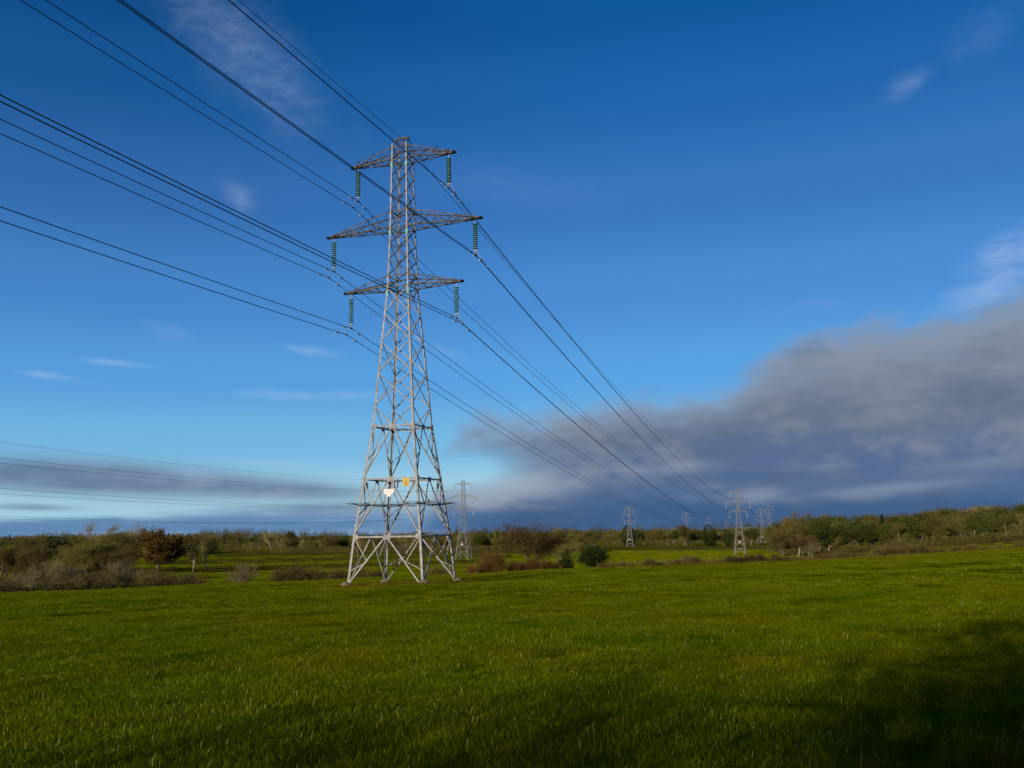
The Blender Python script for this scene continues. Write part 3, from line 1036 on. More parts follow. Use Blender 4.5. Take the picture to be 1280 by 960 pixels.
def grow(seed, h, spread, trunk_h, levels=4, lean=(0, 0), upness=.35, split=(3, 5), r0=None, stems=1):
    """Skeleton of a broadleaved tree: limb polylines and the outer points that carry twigs."""
    rng = random.Random(seed)
    limbs, tips = [], []

    def branch(p, d, L, r, lev):
        n = 4
        pts, rr = [p], [r]
        for i in range(n):
            d = (d + Vector((rng.gauss(0, .16) + lean[0] * .12, rng.gauss(0, .16) + lean[1] * .12, rng.gauss(.03, .1) + (upness * .10 if lev > 0 else .05)))).normalized()
            p = p + d * (L / n)
            pts.append(p); rr.append(max(r * (1 - .55 * (i + 1) / n), .008))
        limbs.append((pts, rr, lev))
        if lev >= levels - 2:
            for i in range(1, n + 1): tips.append((pts[i], d))
        if lev < levels - 1:
            k = rng.randint(*split)
            for j in range(k):
                i = rng.randint(1 if lev else 2, n)
                q = pts[i]
                a = rng.uniform(0, 6.283)
                s_ = Vector((math.cos(a) * spread, math.sin(a) * spread, rng.uniform(-.15, .6) * upness * 2))
                branch(q, (d * .55 + s_ * .75).normalized(), L * rng.uniform(.52, .78), rr[i] * .62, lev + 1)
            branch(pts[-1], d, L * .62, rr[-1], lev + 1)
    for s_ in range(stems):
        a = rng.uniform(0, 6.28)
        off = Vector((math.cos(a), math.sin(a), 0)) * (.25 * h * .25 if stems > 1 else 0)
        d0 = Vector((lean[0] * .25 + (off.x * .5 if stems > 1 else 0), lean[1] * .25 + (off.y * .5 if stems > 1 else 0), 1)).normalized()
        branch(off, d0, h * trunk_h, (r0 or h * .022) / (1 if stems == 1 else 1.6), 0)
    zmax = max(t[0].z for t in tips)
    k = h / zmax
    limbs = [([p * k for p in pts], rr, lev) for pts, rr, lev in limbs]
    tips = [(p * k, d) for p, d in tips]
    return limbs, tips


def tree_proto(name, seed, h, spread, trunk_h, bark, crown_m, n_tw=5000, tw=(.9, .05), leaf=False, crown_name='crown', blob=.55, thick=1.2, lim=3, **kw):
    limbs, tips = grow(seed, h, spread, trunk_h, **kw)
    rng = np.random.default_rng(seed)
    mb = MB()
    for pts, rr, lev in limbs:
        if lev > lim: continue
        mb.tube(pts, [r * thick for r in rr], 6 if lev < 2 else 3, False)
    tr = mb.mesh('trunk', bark, True)
    P = np.array([tuple(t[0]) for t in tips]); D = np.array([tuple(t[1]) for t in tips])
    i = rng.integers(0, len(P), n_tw)
    ctr = np.array([0, 0, h * .55])
    J = rng.normal(size=(n_tw, 3)) * blob
    dirs = D[i] * .8 + rng.normal(size=(n_tw, 3)) * .75 + (P[i] - ctr) / h * .9
    clump = rng.random(len(P))
    tone = np.clip(clump[i] * .75 + rng.random(n_tw) * .4 - .08, 0, 1)
    Q = P[i] + J
    Q[:, 2] = np.maximum(Q[:, 2], .15)
    cr = sliver_mesh('crown', Q, dirs, tw[0] * rng.uniform(.5, 1.3, n_tw), tw[1] * rng.uniform(.6, 1.4, n_tw), tone, crown_m, rng, leaf)
    return (name, h, tr, cr)


def conifer_proto(name, seed, h, w, m, ovoid=False):
    rng = np.random.default_rng(seed)
    n = 5200
    t = rng.random(n) ** .95
    if ovoid: prof = np.sin(np.pi * np.clip(t * .93 + .05, 0, 1)) ** .62
    else: prof = (1 - t) ** 1.25 * (.78 + .22 * np.sin(t * 47)) + .02
    a = rng.uniform(0, 2 * np.pi, n)
    lump = 1 + .16 * np.sin(a * 3 + t * 9) + .12 * np.sin(a * 5 - t * 14)
    rad = w * prof * lump * rng.uniform(.45, 1.0, n) ** .5
    P = np.stack([rad * np.cos(a), rad * np.sin(a), .4 + t * (h - .6)], 1)
    D = np.stack([np.cos(a), np.sin(a), np.full(n, .25 if ovoid else -.25)], 1) + rng.normal(size=(n, 3)) * .5
    if ovoid: D[:, 2] += .7
    tone = np.clip(rng.random(n) * .5 + .5 * (.5 + .5 * np.sin(a * 4 + t * 17)), 0, 1)
    mb = MB(); mb.tube([(0, 0, -.4), (0, 0, h * .5), (0, 0, h * .95)], [h * .02, h * .012, .02], 6)
    tr = mb.mesh('trunk', BARK, True)
    cr = sliver_mesh('crown', P, D, rng.uniform(.5, 1.1, n) * (1.1 - .7 * t), rng.uniform(.22, .42, n) * (1.1 - .6 * t), tone, m, rng, True)
    return (name, h, tr, cr)


PROTO = {
    'oak_brown': tree_proto('bare_tree', 11, 14, 1.0, .30, BARK, TW_BROWN, 7500, (.9, .08), upness=.25),
    'oak_olive': tree_proto('bare_tree', 12, 15, .85, .32, BARK, TW_OLIVE, 7500, (.9, .08)),
    'oak_olive2': tree_proto('bare_tree', 13, 15, .95, .28, BARK_PALE, TW_OLIVE, 7500, (.9, .075)),
    'ash_pale': tree_proto('bare_tree', 14, 16, .65, .36, BARK_PALE, TW_PALE, 4200, (1.0, .06), upness=.5, lim=3, thick=1.4),
    'round_red': tree_proto('bare_tree', 15, 13, 1.1, .26, BARK, TW_RED, 9000, (.9, .07), upness=.25),
    'leaf_oak': tree_proto('russet_tree', 16, 13, 1.1, .20, BARK, LEAF_OAK, 12000, (.42, .28), True, upness=.2),
    'ivy': tree_proto('ivy_clad_tree', 17, 15, .75, .30, BARK, LEAF_IVY, 7500, (.6, .34), True, blob=.75),
    'ivy2': tree_proto('ivy_clad_tree', 18, 15, .65, .34, BARK, LEAF_IVY, 6500, (.6, .34), True, blob=.9),
    'wind': tree_proto('windswept_tree', 19, 13, .8, .42, BARK_PALE, TW_PALE, 3400, (1.0, .07), lean=(1.6, 0), upness=.25, lim=3, thick=1.9),
    'open': tree_proto('bare_tree', 20, 13, .85, .38, BARK_PALE, TW_PALE, 3000, (.9, .06), upness=.4, lim=3, thick=1.7),
    'forked': tree_proto('bare_tree', 25, 14, .6, .22, BARK_PALE, TW_OLIVE, 5500, (.9, .06), thick=1.3, lim=3, upness=.5),
    'conifer': conifer_proto('conifer', 21, 16, 3.2, LEAF_BLUE),
    'evergreen': conifer_proto('evergreen_tree', 22, 16, 5.4, LEAF_DARK, True),
    'scrub_pale': tree_proto('scrub_tree', 31, 6, .8, .30, BARK_PALE, TW_BROWN, 3000, (.6, .035), levels=4, stems=4, thick=1.3, blob=.4),
    'scrub_brown': tree_proto('scrub_tree', 32, 5, 1.0, .25, BARK, TW_BROWN, 4200, (.55, .04), levels=4, stems=3, blob=.4),
    'willow': tree_proto('rusty_shrub', 33, 4, .7, .25, BARK, TW_RUST, 6000, (.9, .035), levels=3, stems=8, upness=.8, blob=.5),
    'bush_dark': tree_proto('evergreen_shrub', 34, 5, 1.0, .22, BARK, LEAF_DARK, 6000, (.32, .2), True, levels=4, stems=4, blob=.4),
    'shrub_tan': tree_proto('dry_shrub', 35, 2.2, .9, .2, BARK_PALE, TW_TAN, 2600, (.5, .035), levels=3, stems=6, upness=.7, blob=.25),
    'shrub_brown': tree_proto('twiggy_shrub', 36, 2.6, .9, .2, BARK, TW_BROWN, 2400, (.5, .035), levels=3, stems=6, upness=.6, blob=.28),
}
_used = {}


def plant(kind, p, h, label, group=None, rz=None, wide=1.0, cat='tree', sink=.12):
    name, h0, tr, cr = PROTO[kind]
    o = bpy.data.objects.new(name, None)
    o.location = (p[0], p[1], p[2] - sink)
    k = h / h0
    o.scale = (k * wide, k * wide, k)
    o.rotation_euler = (0, 0, random.uniform(0, 6.283) if rz is None else rz)
    link(o)
    tag(o, label, cat, group)
    for n_, me in (('trunk', tr), ('crown', cr)):
        link(bpy.data.objects.new(n_, me), o)
    return o


def seen(kind, px, dist, top, label, group=None, wide=1.0, rz=None, cat='tree'):
    p = spot(px, dist)
    return plant(kind, p, top_h(px, top, p), label, group, rz, wide, cat)


rnd = random.Random(77)
# single trees one can pick out
seen('leaf_oak', 200, 395, 662, 'large round russet brown tree standing by the hedge in the meadow', wide=1.55)
seen('oak_olive2', 243, 420, 667, 'bare olive tree with a pale trunk at the hedge, touching the russet tree', wide=.9, rz=3.6)
seen('forked', 258, 425, 666, 'bare tree with pale trunk splitting low, second from the russet tree', wide=1.05, rz=2.2)
seen('wind', 112, 520, 655, 'windswept bare tree leaning over the wood, tallest at its top', rz=0.0)
seen('open', 166, 560, 656, 'bare open tree with airy crown rising above the red roof', wide=1.2)
seen('round_red', 668, 262, 654, 'wide round dark brown bare tree behind the rusty shrubs', wide=1.6)
seen('oak_olive2', 702, 300, 660, 'pale olive bare tree just behind the round dark brown tree', wide=1.15)
seen('bush_dark', 736, 186, 682, 'dark green bush at the field edge, beside the rusty shrubs', wide=1.5, cat='shrub')
seen('evergreen', 785, 986, 656, 'dark green oval evergreen tree beside the small middle distance pylon')
seen('evergreen', 886, 982, 655, 'dark green pointed evergreen tree between two tiny pylons', wide=.85, rz=1.2)
seen('oak_olive', 858, 984, 657, 'round bare brown tree standing out above the low tree belt', wide=1.2)
seen('evergreen', 909, 988, 661, 'small dark evergreen bush tree left of the meadow pylon', wide=.9, rz=2.0)
seen('oak_brown', 1003, 450, 640, 'big domed bare tree at the left end of the right wood', wide=1.25)
seen('oak_brown', 1025, 455, 643, 'second domed bare tree at the left end of the right wood', wide=1.1, rz=1.0)
seen('conifer', 1104, 405, 642, 'dark spired conifer sticking up from the right wood', wide=1.35)
seen('round_red', 1086, 430, 645, 'reddish bare tree beside the spired conifer in the right wood', wide=1.1)
seen('round_red', 1150, 425, 640, 'wide reddish bare tree with rounded top in the right wood', wide=1.4, rz=.7)
seen('conifer', 13, 610, 668, 'dark narrow conifer among the trees at the left picture edge', wide=.9)
seen('round_red', 1002, 330, 668, 'low spreading dark brown tree with pale stems at the meadow hedge', wide=1.5, cat='tree')
seen('scrub_pale', 1012, 325, 676, 'clump of pale stems beneath the low spreading dark tree', cat='shrub')

# the right wood, three ranks deep
kinds_r = ['oak_olive', 'ivy', 'oak_brown', 'ivy2', 'ivy', 'ivy', 'ash_pale', 'round_red', 'oak_brown', 'ivy2', 'ivy']
LBL = {'oak_olive': 'olive brown bare tree', 'oak_olive2': 'pale stemmed olive bare tree', 'oak_brown': 'brown bare tree', 'ivy': 'green ivy clad tree', 'ivy2': 'tall narrow ivy clad tree',
       'ash_pale': 'pale twigged bare tree', 'round_red': 'reddish bare tree', 'conifer': 'dark conifer', 'evergreen': 'dark evergreen', 'forked': 'bare tree with pale trunk', 'leaf_oak': 'russet leaved tree'}


def belt(x0, x1, step, d0, d1, tops, kinds, where, group, wide=(1.0, 1.4)):
    x = x0
    while x < x1:
        k = rnd.choice(kinds)
        d = rnd.uniform(d0, d1)
        t = np.interp(x, [a for a, _ in tops], [b_ for _, b_ in tops]) + rnd.uniform(-1.5, 4.5)
        seen(k, x, d, t, '%s in %s' % (LBL[k], where), group, rnd.uniform(*wide))
        x += step * rnd.uniform(.7, 1.3)


tops_r = [(975, 652), (1000, 643), (1040, 644), (1080, 645), (1130, 641), (1180, 636), (1230, 631), (1290, 628), (1340, 626)]
belt(978, 1345, 10, 400, 420, [(a, b_ + 9) for a, b_ in tops_r], ['ivy', 'oak_olive', 'oak_brown', 'ivy2', 'oak_olive2'], 'the front of the right wood', 'front trees of the right wood', (.9, 1.25))
belt(975, 1345, 10, 430, 460, [(a, b_ + 3) for a, b_ in tops_r], kinds_r, 'the middle of the right wood', 'inner trees of the right wood')
belt(978, 1345, 14, 480, 520, tops_r, kinds_r, 'the back of the right wood', 'back trees of the right wood')
# the lower belt across the middle
belt(740, 948, 9, 1000, 1060, [(740, 665), (800, 664), (850, 662), (900, 662), (950, 661), (985, 658)], ['oak_olive', 'ivy', 'oak_brown', 'oak_olive2', 'ivy'], 'the low belt behind the meadow pylon', 'trees of the low belt', (1.1, 1.6))
belt(745, 990, 11, 1170, 1230, [(740, 662), (800, 662), (850, 660), (900, 660), (985, 657)], ['oak_olive', 'oak_brown', 'ash_pale', 'oak_olive2'], 'the back of the low belt', 'back trees of the low belt', (1.1, 1.5))
belt(585, 745, 10, 680, 760, [(585, 668), (640, 670), (700, 668), (745, 668)], ['oak_olive', 'oak_brown', 'oak_olive2', 'ivy'], 'the wood behind the slim pylon', 'trees behind the slim pylon', (1.1, 1.5))
belt(585, 640, 7, 800, 840, [(585, 664), (640, 666)], ['evergreen', 'conifer'], 'the evergreen stand behind the slim pylon', 'evergreens behind the slim pylon', (1.0, 1.4))
belt(590, 745, 12, 860, 940, [(585, 662), (640, 664), (745, 663)], ['oak_olive', 'oak_brown', 'oak_olive2'], 'the far rank behind the slim pylon', 'far trees behind the slim pylon', (1.1, 1.5))
belt(270, 590, 9, 700, 760, [(270, 676), (350, 672), (440, 672), (590, 670)], ['oak_olive', 'oak_brown', 'oak_olive2', 'ivy', 'ash_pale'], 'the wood seen through and beside the nearest pylon', 'trees beyond the meadow hedges', (1.1, 1.5))
belt(262, 590, 13, 820, 900, [(262, 670), (335, 665), (400, 668), (500, 666), (590, 663)], ['oak_olive', 'oak_brown', 'oak_olive2', 'conifer', 'ivy'], 'the back rank beyond the meadow hedges', 'back trees beyond the meadow hedges', (1.1, 1.4))
seen('ash_pale', 340, 700, 664, 'tall pale bare tree rising above the wood left of the nearest pylon', wide=1.2)
# the left wood
belt(-25, 158, 13, 300, 350, [(-30, 684), (60, 682), (120, 678), (185, 684)], ['oak_olive', 'oak_brown', 'oak_olive2', 'round_red'], 'the front of the left wood', 'front trees of the left wood', (1.2, 1.6))
belt(-25, 168, 12, 400, 450, [(-30, 675), (40, 672), (100, 667), (150, 665), (185, 672)], ['oak_olive', 'oak_brown', 'oak_olive2', 'round_red', 'ivy'], 'the middle of the left wood', 'inner trees of the left wood', (1.1, 1.5))
belt(-25, 262, 11, 640, 720, [(-30, 672), (60, 669), (130, 666), (200, 666), (262, 668)], ['oak_brown', 'ivy', 'conifer', 'oak_olive', 'round_red'], 'the dark ridge behind the left wood', 'trees on the ridge behind the left wood', (1.1, 1.5))
# scrub at the field edge
for px, d, t in ((55, 160, 700), (70, 165, 697), (90, 162, 702), (38, 158, 712), (150, 168, 698), (165, 172, 706), (118, 164, 712), (20, 150, 722)):
    seen('scrub_pale', px, d, t + 1, 'tangled scrub tree with pale stems at the left field edge', 'pale scrub at the left field edge', 1.1)
for px, d, t in ((5, 150, 722), (105, 160, 716), (132, 160, 713), (180, 162, 712), (200, 163, 714), (222, 165, 716), (240, 166, 717), (84, 156, 720)):
    seen('scrub_brown', px, d, t, 'brown thorny shrub in the dip beyond the left field edge', 'brown shrubs beyond the left field edge', 1.4, cat='shrub')
seen('scrub_pale', 305, 185, 702, 'pale thin scrub tree standing alone beyond the field edge', wide=1.2)
for px, t in ((375, 707), (392, 711), (355, 712), (420, 712), (450, 711), (545, 708), (470, 713)):
    seen('shrub_brown', px, 205, t, 'low brown shrub showing behind the nearest pylon\'s feet', 'shrubs behind the pylon feet', 1.5, cat='shrub')
for px, d, t in ((600, 176, 703), (612, 178, 692), (622, 178, 700), (640, 180, 702), (655, 182, 703), (668, 184, 698), (682, 186, 701), (695, 188, 703), (590, 172, 707)):
    seen('willow', px, d, t + 1, 'rusty red twiggy shrub in the row at the field edge', 'rusty shrubs at the field edge', 1.25, cat='shrub')
seen('bush_dark', 706, 190, 697, 'small dark green shrub between the rusty row and the dark bush', wide=1.0, cat='shrub')
x = 752
while x < 1290:
    e_ = float(edge(azel(x, 690)[0])) + rnd.uniform(1, 8)
    kk = rnd.choice(['shrub_tan', 'shrub_brown', 'shrub_tan', 'shrub_brown'])
    p = spot(x, e_)
    plant(kk, p, rnd.uniform(.8, 1.9) + (1.0 if 1090 < x < 1150 else 0), ('dry tan shrub' if kk == 'shrub_tan' else 'brown twiggy shrub') + ' in the hedgerow along the right field edge', 'hedgerow shrubs along the right field edge', None, rnd.uniform(1.1, 1.9), 'shrub')
    x += rnd.uniform(7, 14)
for px, d, t in ((860, 208, 693), (930, 225, 697), (1035, 245, 691), (1120, 262, 673), (1108, 258, 680), (1135, 262, 680), (1245, 285, 681)):
    seen('scrub_brown', px, d, t, 'taller brown thorn bush standing up from the right hedgerow', 'thorn bushes in the right hedgerow', 1.2, cat='shrub')


# ---------------------------------------------------------------- hedges
def hedge(line, h, w, m, label, group=None, seed=0, dens=90, big=1.0):
    rng = np.random.default_rng(seed)
    pts = np.array([tuple(p) for p in line])
    seg = np.linalg.norm(np.diff(pts, axis=0), axis=1)
    cum = np.concatenate([[0], np.cumsum(seg)])
    n = int(cum[-1] * dens)
    s = rng.random(n) * cum[-1]
    x, y = np.interp(s, cum, pts[:, 0]), np.interp(s, cum, pts[:, 1])
    hh = h * (.85 + .12 * np.sin(s * .31 + seed) + .12 * np.sin(s * .83 + 2 * seed))
    gap = .5 + .5 * np.sin(s * .11 + seed * 1.7)
    x = x + rng.normal(size=n) * w * .32; y = y + rng.normal(size=n) * w * .32
    z = ground(x, y) + rng.random(n) ** .8 * hh * .92
    D = rng.normal(size=(n, 3)) * .7 + np.array([0, 0, .8])
    tone = np.clip(rng.random(n) * .6 + .4 * gap, 0, 1)
    me = sliver_mesh('hedge', np.stack([x, y, z], 1), D, big * rng.uniform(.3, .8, n), big * rng.uniform(.08, .2, n), tone, m, rng, True)
    o = link(bpy.data.objects.new('hedge', me))
    return tag(o, label, 'hedge', group)


def hline(ps): return [spot(a, d) for a, d in ps]


hedge(hline([(150, 385), (230, 398), (330, 410), (450, 420), (600, 440)]), 2.6, 2.0, HEDGE, 'dark trimmed hedge under the russet tree, nearest of the meadow hedges', 'meadow hedges', 1)
hedge(hline([(190, 520), (300, 520), (450, 525), (640, 545)]), 2.8, 2.2, HEDGE, 'dark hedge across the meadow, middle one of three', 'meadow hedges', 2)
hedge(hline([(270, 640), (450, 640), (600, 650), (700, 640)]), 2.4, 2.2, HEDGE, 'thin dark hedge farthest across the meadow before the wood', 'meadow hedges', 3)
hedge(hline([(690, 760), (790, 830), (900, 870), (1010, 850)]), 2.2, 3, HEDGE, 'low brown hedge along the foot of the low tree belt', None, 4, 60)
hedge(hline([(1000, 345), (1060, 352), (1130, 350), (1200, 352), (1300, 350)]), 2.3, 2.2, HEDGE, 'dark brown hedge across the meadow before the right wood', None, 5)
hedge(hline([(1020, 385), (1100, 385), (1200, 380), (1300, 378)]), 1.4, 2.2, TW_TAN, 'tan rough hedge bank at the foot of the right wood', None, 6, 60)
hedge(hline([(755, 192), (850, 204), (950, 222), (1050, 241), (1130, 254), (1200, 262), (1290, 268)]), .9, 2.4, TW_TAN, 'low tan bank of dead stems along the right field edge', None, 7, 50)
hedge(hline([(-40, 138), (60, 146), (150, 152), (260, 158)]), 1.7, 3.0, HEDGE, 'dark low hedge in the dip along the left field edge', None, 8, 70)

UNDER = leafy('undergrowth_twigs', (0.060, 0.050, 0.0132), (0.120, 0.100, 0.0240), .2)
FARWOOD = leafy('far_wood_twigs', (0.050, 0.048, 0.0150), (0.095, 0.085, 0.0240), .2)
for line, h, w, l, sd in (([(978, 408), (1060, 404), (1150, 402), (1240, 402), (1350, 402)], 3.4, 7, 'brown undergrowth filling the foot of the right wood', 21),
                          ([(745, 992), (860, 990), (930, 990)], 8, 9, 'olive undergrowth filling the foot of the low tree belt', 22),
                          ([(585, 672), (660, 690), (748, 720)], 6, 8, 'brown undergrowth beneath the trees behind the slim pylon', 23),
                          ([(262, 690), (350, 690), (450, 695), (590, 690)], 5.5, 8, 'brown undergrowth beneath the trees beyond the meadow hedges', 24),
                          ([(-40, 300), (60, 296), (130, 292), (185, 300)], 3.5, 8, 'dark undergrowth at the foot of the left wood', 25)):
    o = hedge(hline(line), h, w, UNDER, l, None, sd, 110, 1.5)
    o.name = 'undergrowth'; o['category'] = 'undergrowth'


def wood(px0, px1, d, h, depth, label, seed):
    rng = np.random.default_rng(seed)
    k = int((px1 - px0) * .62)
    px = rng.uniform(px0, px1, k)
    az_ = np.radians(np.interp(px, np.linspace(px0, px1, 40), [azel(q, 665)[0] for q in np.linspace(px0, px1, 40)]))
    dd = d + rng.uniform(0, depth, k)
    cx, cy = dd * np.sin(az_), dd * np.cos(az_)
    ch = h * rng.uniform(.68, 1.08, k); cr = rng.uniform(4, 8, k)
    ct = rng.random(k)
    m = 200
    n = k * m
    U = rng.normal(size=(n, 3)); U /= np.linalg.norm(U, axis=1, keepdims=True); U *= rng.random((n, 1)) ** .62
    I = np.repeat(np.arange(k), m)
    x, y = cx[I] + U[:, 0] * cr[I], cy[I] + U[:, 1] * cr[I]
    z = ground(cx, cy)[I] + ch[I] * (.56 + .44 * U[:, 2])
    low = rng.random(n) < .25
    z = np.where(low, ground(cx, cy)[I] + ch[I] * .4 * rng.random(n), z)
    D = rng.normal(size=(n, 3)) + np.array([0, 0, .4])
    tone = np.clip(ct[I] * .7 + rng.random(n) * .3, 0, 1)
    me = sliver_mesh('far_wood', np.stack([x, y, z], 1), D, rng.uniform(.8, 1.9, n), rng.uniform(.3, .7, n), tone, FARWOOD, rng, True)
    o = link(bpy.data.objects.new('far_wood', me))
    return tag(o, label, 'wood', kind='stuff')


wood(-60, 300, 1000, 12, 160, 'distant wood on the ridge behind the left wood', 41)
wood(250, 600, 1020, 18, 200, 'distant wood behind the nearest pylon', 42)
wood(570, 1000, 1300, 24, 250, 'distant wood along the horizon behind the low belt', 43)
wood(960, 1360, 620, 14, 120, 'distant wood behind the right wood', 44)

# ---------------------------------------------------------------- houses far off
def house(px, dist, w, dpt, wall_h, roof_h, wall_m, roof_m, rz, label, lift=0.0):
    p = spot(px, dist)
    root = empty('house', p + Vector((0, 0, lift)), rz)
    tag(root, label, 'house')
    mb = MB()
    mb.box((0, 0, wall_h / 2 - .5), (w, dpt, wall_h + 1))
    for s_ in (-1, 1):
        mb.add([(s_ * w / 2, -dpt / 2, wall_h), (s_ * w / 2, dpt / 2, wall_h), (s_ * w / 2, 0, wall_h + roof_h)], [(0, 1, 2)])
    mb.build('wall', wall_m, root)
    rf = MB()
    for s_ in (-1, 1):
        a = [(-w / 2 - .3, s_ * (dpt / 2 + .4), wall_h - .15), (w / 2 + .3, s_ * (dpt / 2 + .4), wall_h - .15), (w / 2 + .3, 0, wall_h + roof_h + .02), (-w / 2 - .3, 0, wall_h + roof_h + .02)]
        rf.add(a + [(x_, y_, z_ + .2) for x_, y_, z_ in a], [(0, 1, 2, 3), (7, 6, 5, 4), (0, 4, 5, 1), (1, 5, 6, 2), (2, 6, 7, 3), (3, 7, 4, 0)])
    r_ = rf.build('roof', roof_m, root)
    ch = MB(); ch.box((w * .32, 0, wall_h + roof_h + .4), (.9, .7, 1.6)); ch.build('chimney', BRICK, r_)
    for i in range(3):
        x_ = (i - 1) * w * .3
        wd = MB(); wd.box((x_, -dpt / 2 - .02, wall_h * .62), (1.3, .06, 1.3)); wd.build('window', PANE, root)


house(167, 860, 13, 8, 6.6, 2.4, RENDER_WALL, TILE, R(-16), 'cream house with red tiled roof half hidden among the left trees')
house(78, 900, 16, 8, 6.6, 2.0, RENDER_WALL, SLATE, R(-22), 'pale house with grey roof half hidden on the left ridge')
house(503, 695, 9, 7, 2.6, 2.4, BRICK, TILE, R(-4), 'low red brick house behind the legs of the nearest pylon')
house(938, 1270, 20, 9, 15, 2.5, BRICK, SLATE, R(12), 'long building with grey roof among the trees behind the meadow pylon')

# wire fence across the meadow
root = empty('wire_fence', spot(860, 420))
tag(root, 'thin line of pale fence posts crossing the meadow before the meadow pylon', 'fence')
A, B = spot(752, 395), spot(945, 455)
pm = MB(); pm.box((0, 0, .55), (.16, .16, 1.5)); pme = pm.mesh('fence_post', POST)
tops = []
for i in range(22):
    q = A.lerp(B, i / 21); q.z = gz(q.x, q.y)
    o = link(bpy.data.objects.new('fence_post', pme), root); o.location = q - root.location
    tops.append(q - root.location + Vector((0, 0, 1.1)))
mb = MB(); mb.tube(tops, .02, 4); mb.tube([t - Vector((0, 0, .5)) for t in tops], .02, 4)
mb.build('fence_wire', WIRE, root)

# ---------------------------------------------------------------- trees behind the viewer shading the near field; left pair added to darken it
PROTO['airy'] = tree_proto('young_tree', 24, 10, .8, .30, BARK, TW_BROWN, 2600, (.6, .04), upness=.5, blob=.35, thick=.9)
for kind, x, y, h, wide, l in (('airy', -25, -23, 10.0, 1.3, 'young bare tree added behind the camera, farthest to the left of the shading row'),
                               ('airy', -20, -22, 9.6, 1.3, 'young bare tree added behind the camera, second of the shading row'),
                               ('airy', -16.5, -25, 11.4, 1.25, 'young bare tree behind the camera, third of the shading row'),
                               ('airy', -12.5, -24, 12.4, 1.3, 'young bare tree behind the camera, tallest of the shading row'),
                               ('airy', -9.0, -20.5, 11.6, .95, 'young bare tree behind the camera, nearest of the shading row'),
                               ('airy', -6, -16, 10.2, .95, 'young bare tree behind the camera, last to the right of the shading row')):
    plant(kind, (x, y, gz(x, y)), h, l, None, None, wide)

# ---------------------------------------------------------------- grass
def tuft(name, seed, n, rad, hmin, hmax, w, m, flop=.5):
    rng = np.random.default_rng(seed)
    rr = rad * np.sqrt(rng.random(n)); a = rng.uniform(0, 2 * np.pi, n)
    base = np.stack([rr * np.cos(a), rr * np.sin(a), np.full(n, -.02)], 1)
    h = rng.uniform(hmin, hmax, n)
    b_ = rng.uniform(0, 2 * np.pi, n)
    lean = rng.uniform(.1, 1, n) * flop
    u = np.stack([np.cos(b_), np.sin(b_), np.zeros(n)], 1)
    s = np.stack([-np.sin(b_ + rng.normal(0, .5, n)), np.cos(b_ + rng.normal(0, .5, n)), np.zeros(n)], 1)
    ww = w * rng.uniform(.6, 1.3, n)
    rows = []
    for t, kw in ((0, .7), (.4, 1.0), (.75, .75), (1, 0)):
        c = base + u * (h * lean * t ** 1.8)[:, None]
        c[:, 2] += h * (t - .38 * lean * t ** 2.4)
        if kw > 0: rows += [c - s * (ww * kw / 2)[:, None], c + s * (ww * kw / 2)[:, None]]
        else: rows += [c]
    V = np.stack(rows, 1).reshape(-1, 3)
    o_ = np.arange(n)[:, None] * 7
    tri = np.array([[0, 1, 3], [0, 3, 2], [2, 3, 5], [2, 5, 4], [4, 5, 6]])
    F = (o_[:, :, None] + tri[None]).reshape(-1, 3)
    tone = np.repeat(rng.random(n), 5)
    me = raw_mesh(name, V, F, m, {'tone': tone})
    me.polygons.foreach_set('use_smooth', [True] * len(me.polygons))
    return bpy.data.objects.new(name, me)


def scatter(name, pts, rot_, scl, src, label):
    """One object of points, each carrying a tuft."""
    me = bpy.data.meshes.new(name)
    me.vertices.add(len(pts)); me.vertices.foreach_set('co', np.asarray(pts, np.float32).ravel())
    for nm, a in (('turn', rot_), ('size', scl)):
        at = me.attributes.new(nm, 'FLOAT', 'POINT'); at.data.foreach_set('value', np.asarray(a, np.float32))
    o = link(bpy.data.objects.new(name, me))
    ng = bpy.data.node_groups.new(name + '_scatter', 'GeometryNodeTree')
    ng.interface.new_socket('Geometry', in_out='INPUT', socket_type='NodeSocketGeometry')
    ng.interface.new_socket('Geometry', in_out='OUTPUT', socket_type='NodeSocketGeometry')
    N = ng.nodes.new
    gi, go = N('NodeGroupInput'), N('NodeGroupOutput')
    ip = N('GeometryNodeInstanceOnPoints')
    oi = N('GeometryNodeObjectInfo'); oi.inputs['Object'].default_value = src
    na = N('GeometryNodeInputNamedAttribute'); na.data_type = 'FLOAT'; na.inputs['Name'].default_value = 'turn'
    nb = N('GeometryNodeInputNamedAttribute'); nb.data_type = 'FLOAT'; nb.inputs['Name'].default_value = 'size'
    cx = N('ShaderNodeCombineXYZ')
    L = ng.links.new
    L(gi.outputs[0], ip.inputs['Points']); L(oi.outputs['Geometry'], ip.inputs['Instance'])
    L(na.outputs['Attribute'], cx.inputs[2]); L(cx.outputs[0], ip.inputs['Rotation'])
    L(nb.outputs['Attribute'], ip.inputs['Scale']); L(ip.outputs[0], go.inputs[0])
    md = o.modifiers.new('scatter', 'NODES'); md.node_group = ng
    return tag(o, label, 'grass', kind='stuff')


def ring(rng, r0, r1, dens, a0=-36, a1=36):
    n = int(dens * .5 * (r1 ** 2 - r0 ** 2) * R(a1 - a0))
    r = np.sqrt(rng.uniform(r0 ** 2, r1 ** 2, n)); a = np.radians(rng.uniform(a0, a1, n))
    return r * np.sin(a), r * np.cos(a)


def waves(x, y): return np.sin(x * .35 + 1.7 * np.sin(y * .11)) + np.sin(y * .27 + 1.3 * np.sin(x * .19)) + .7 * np.sin(x * .9 - y * .6)


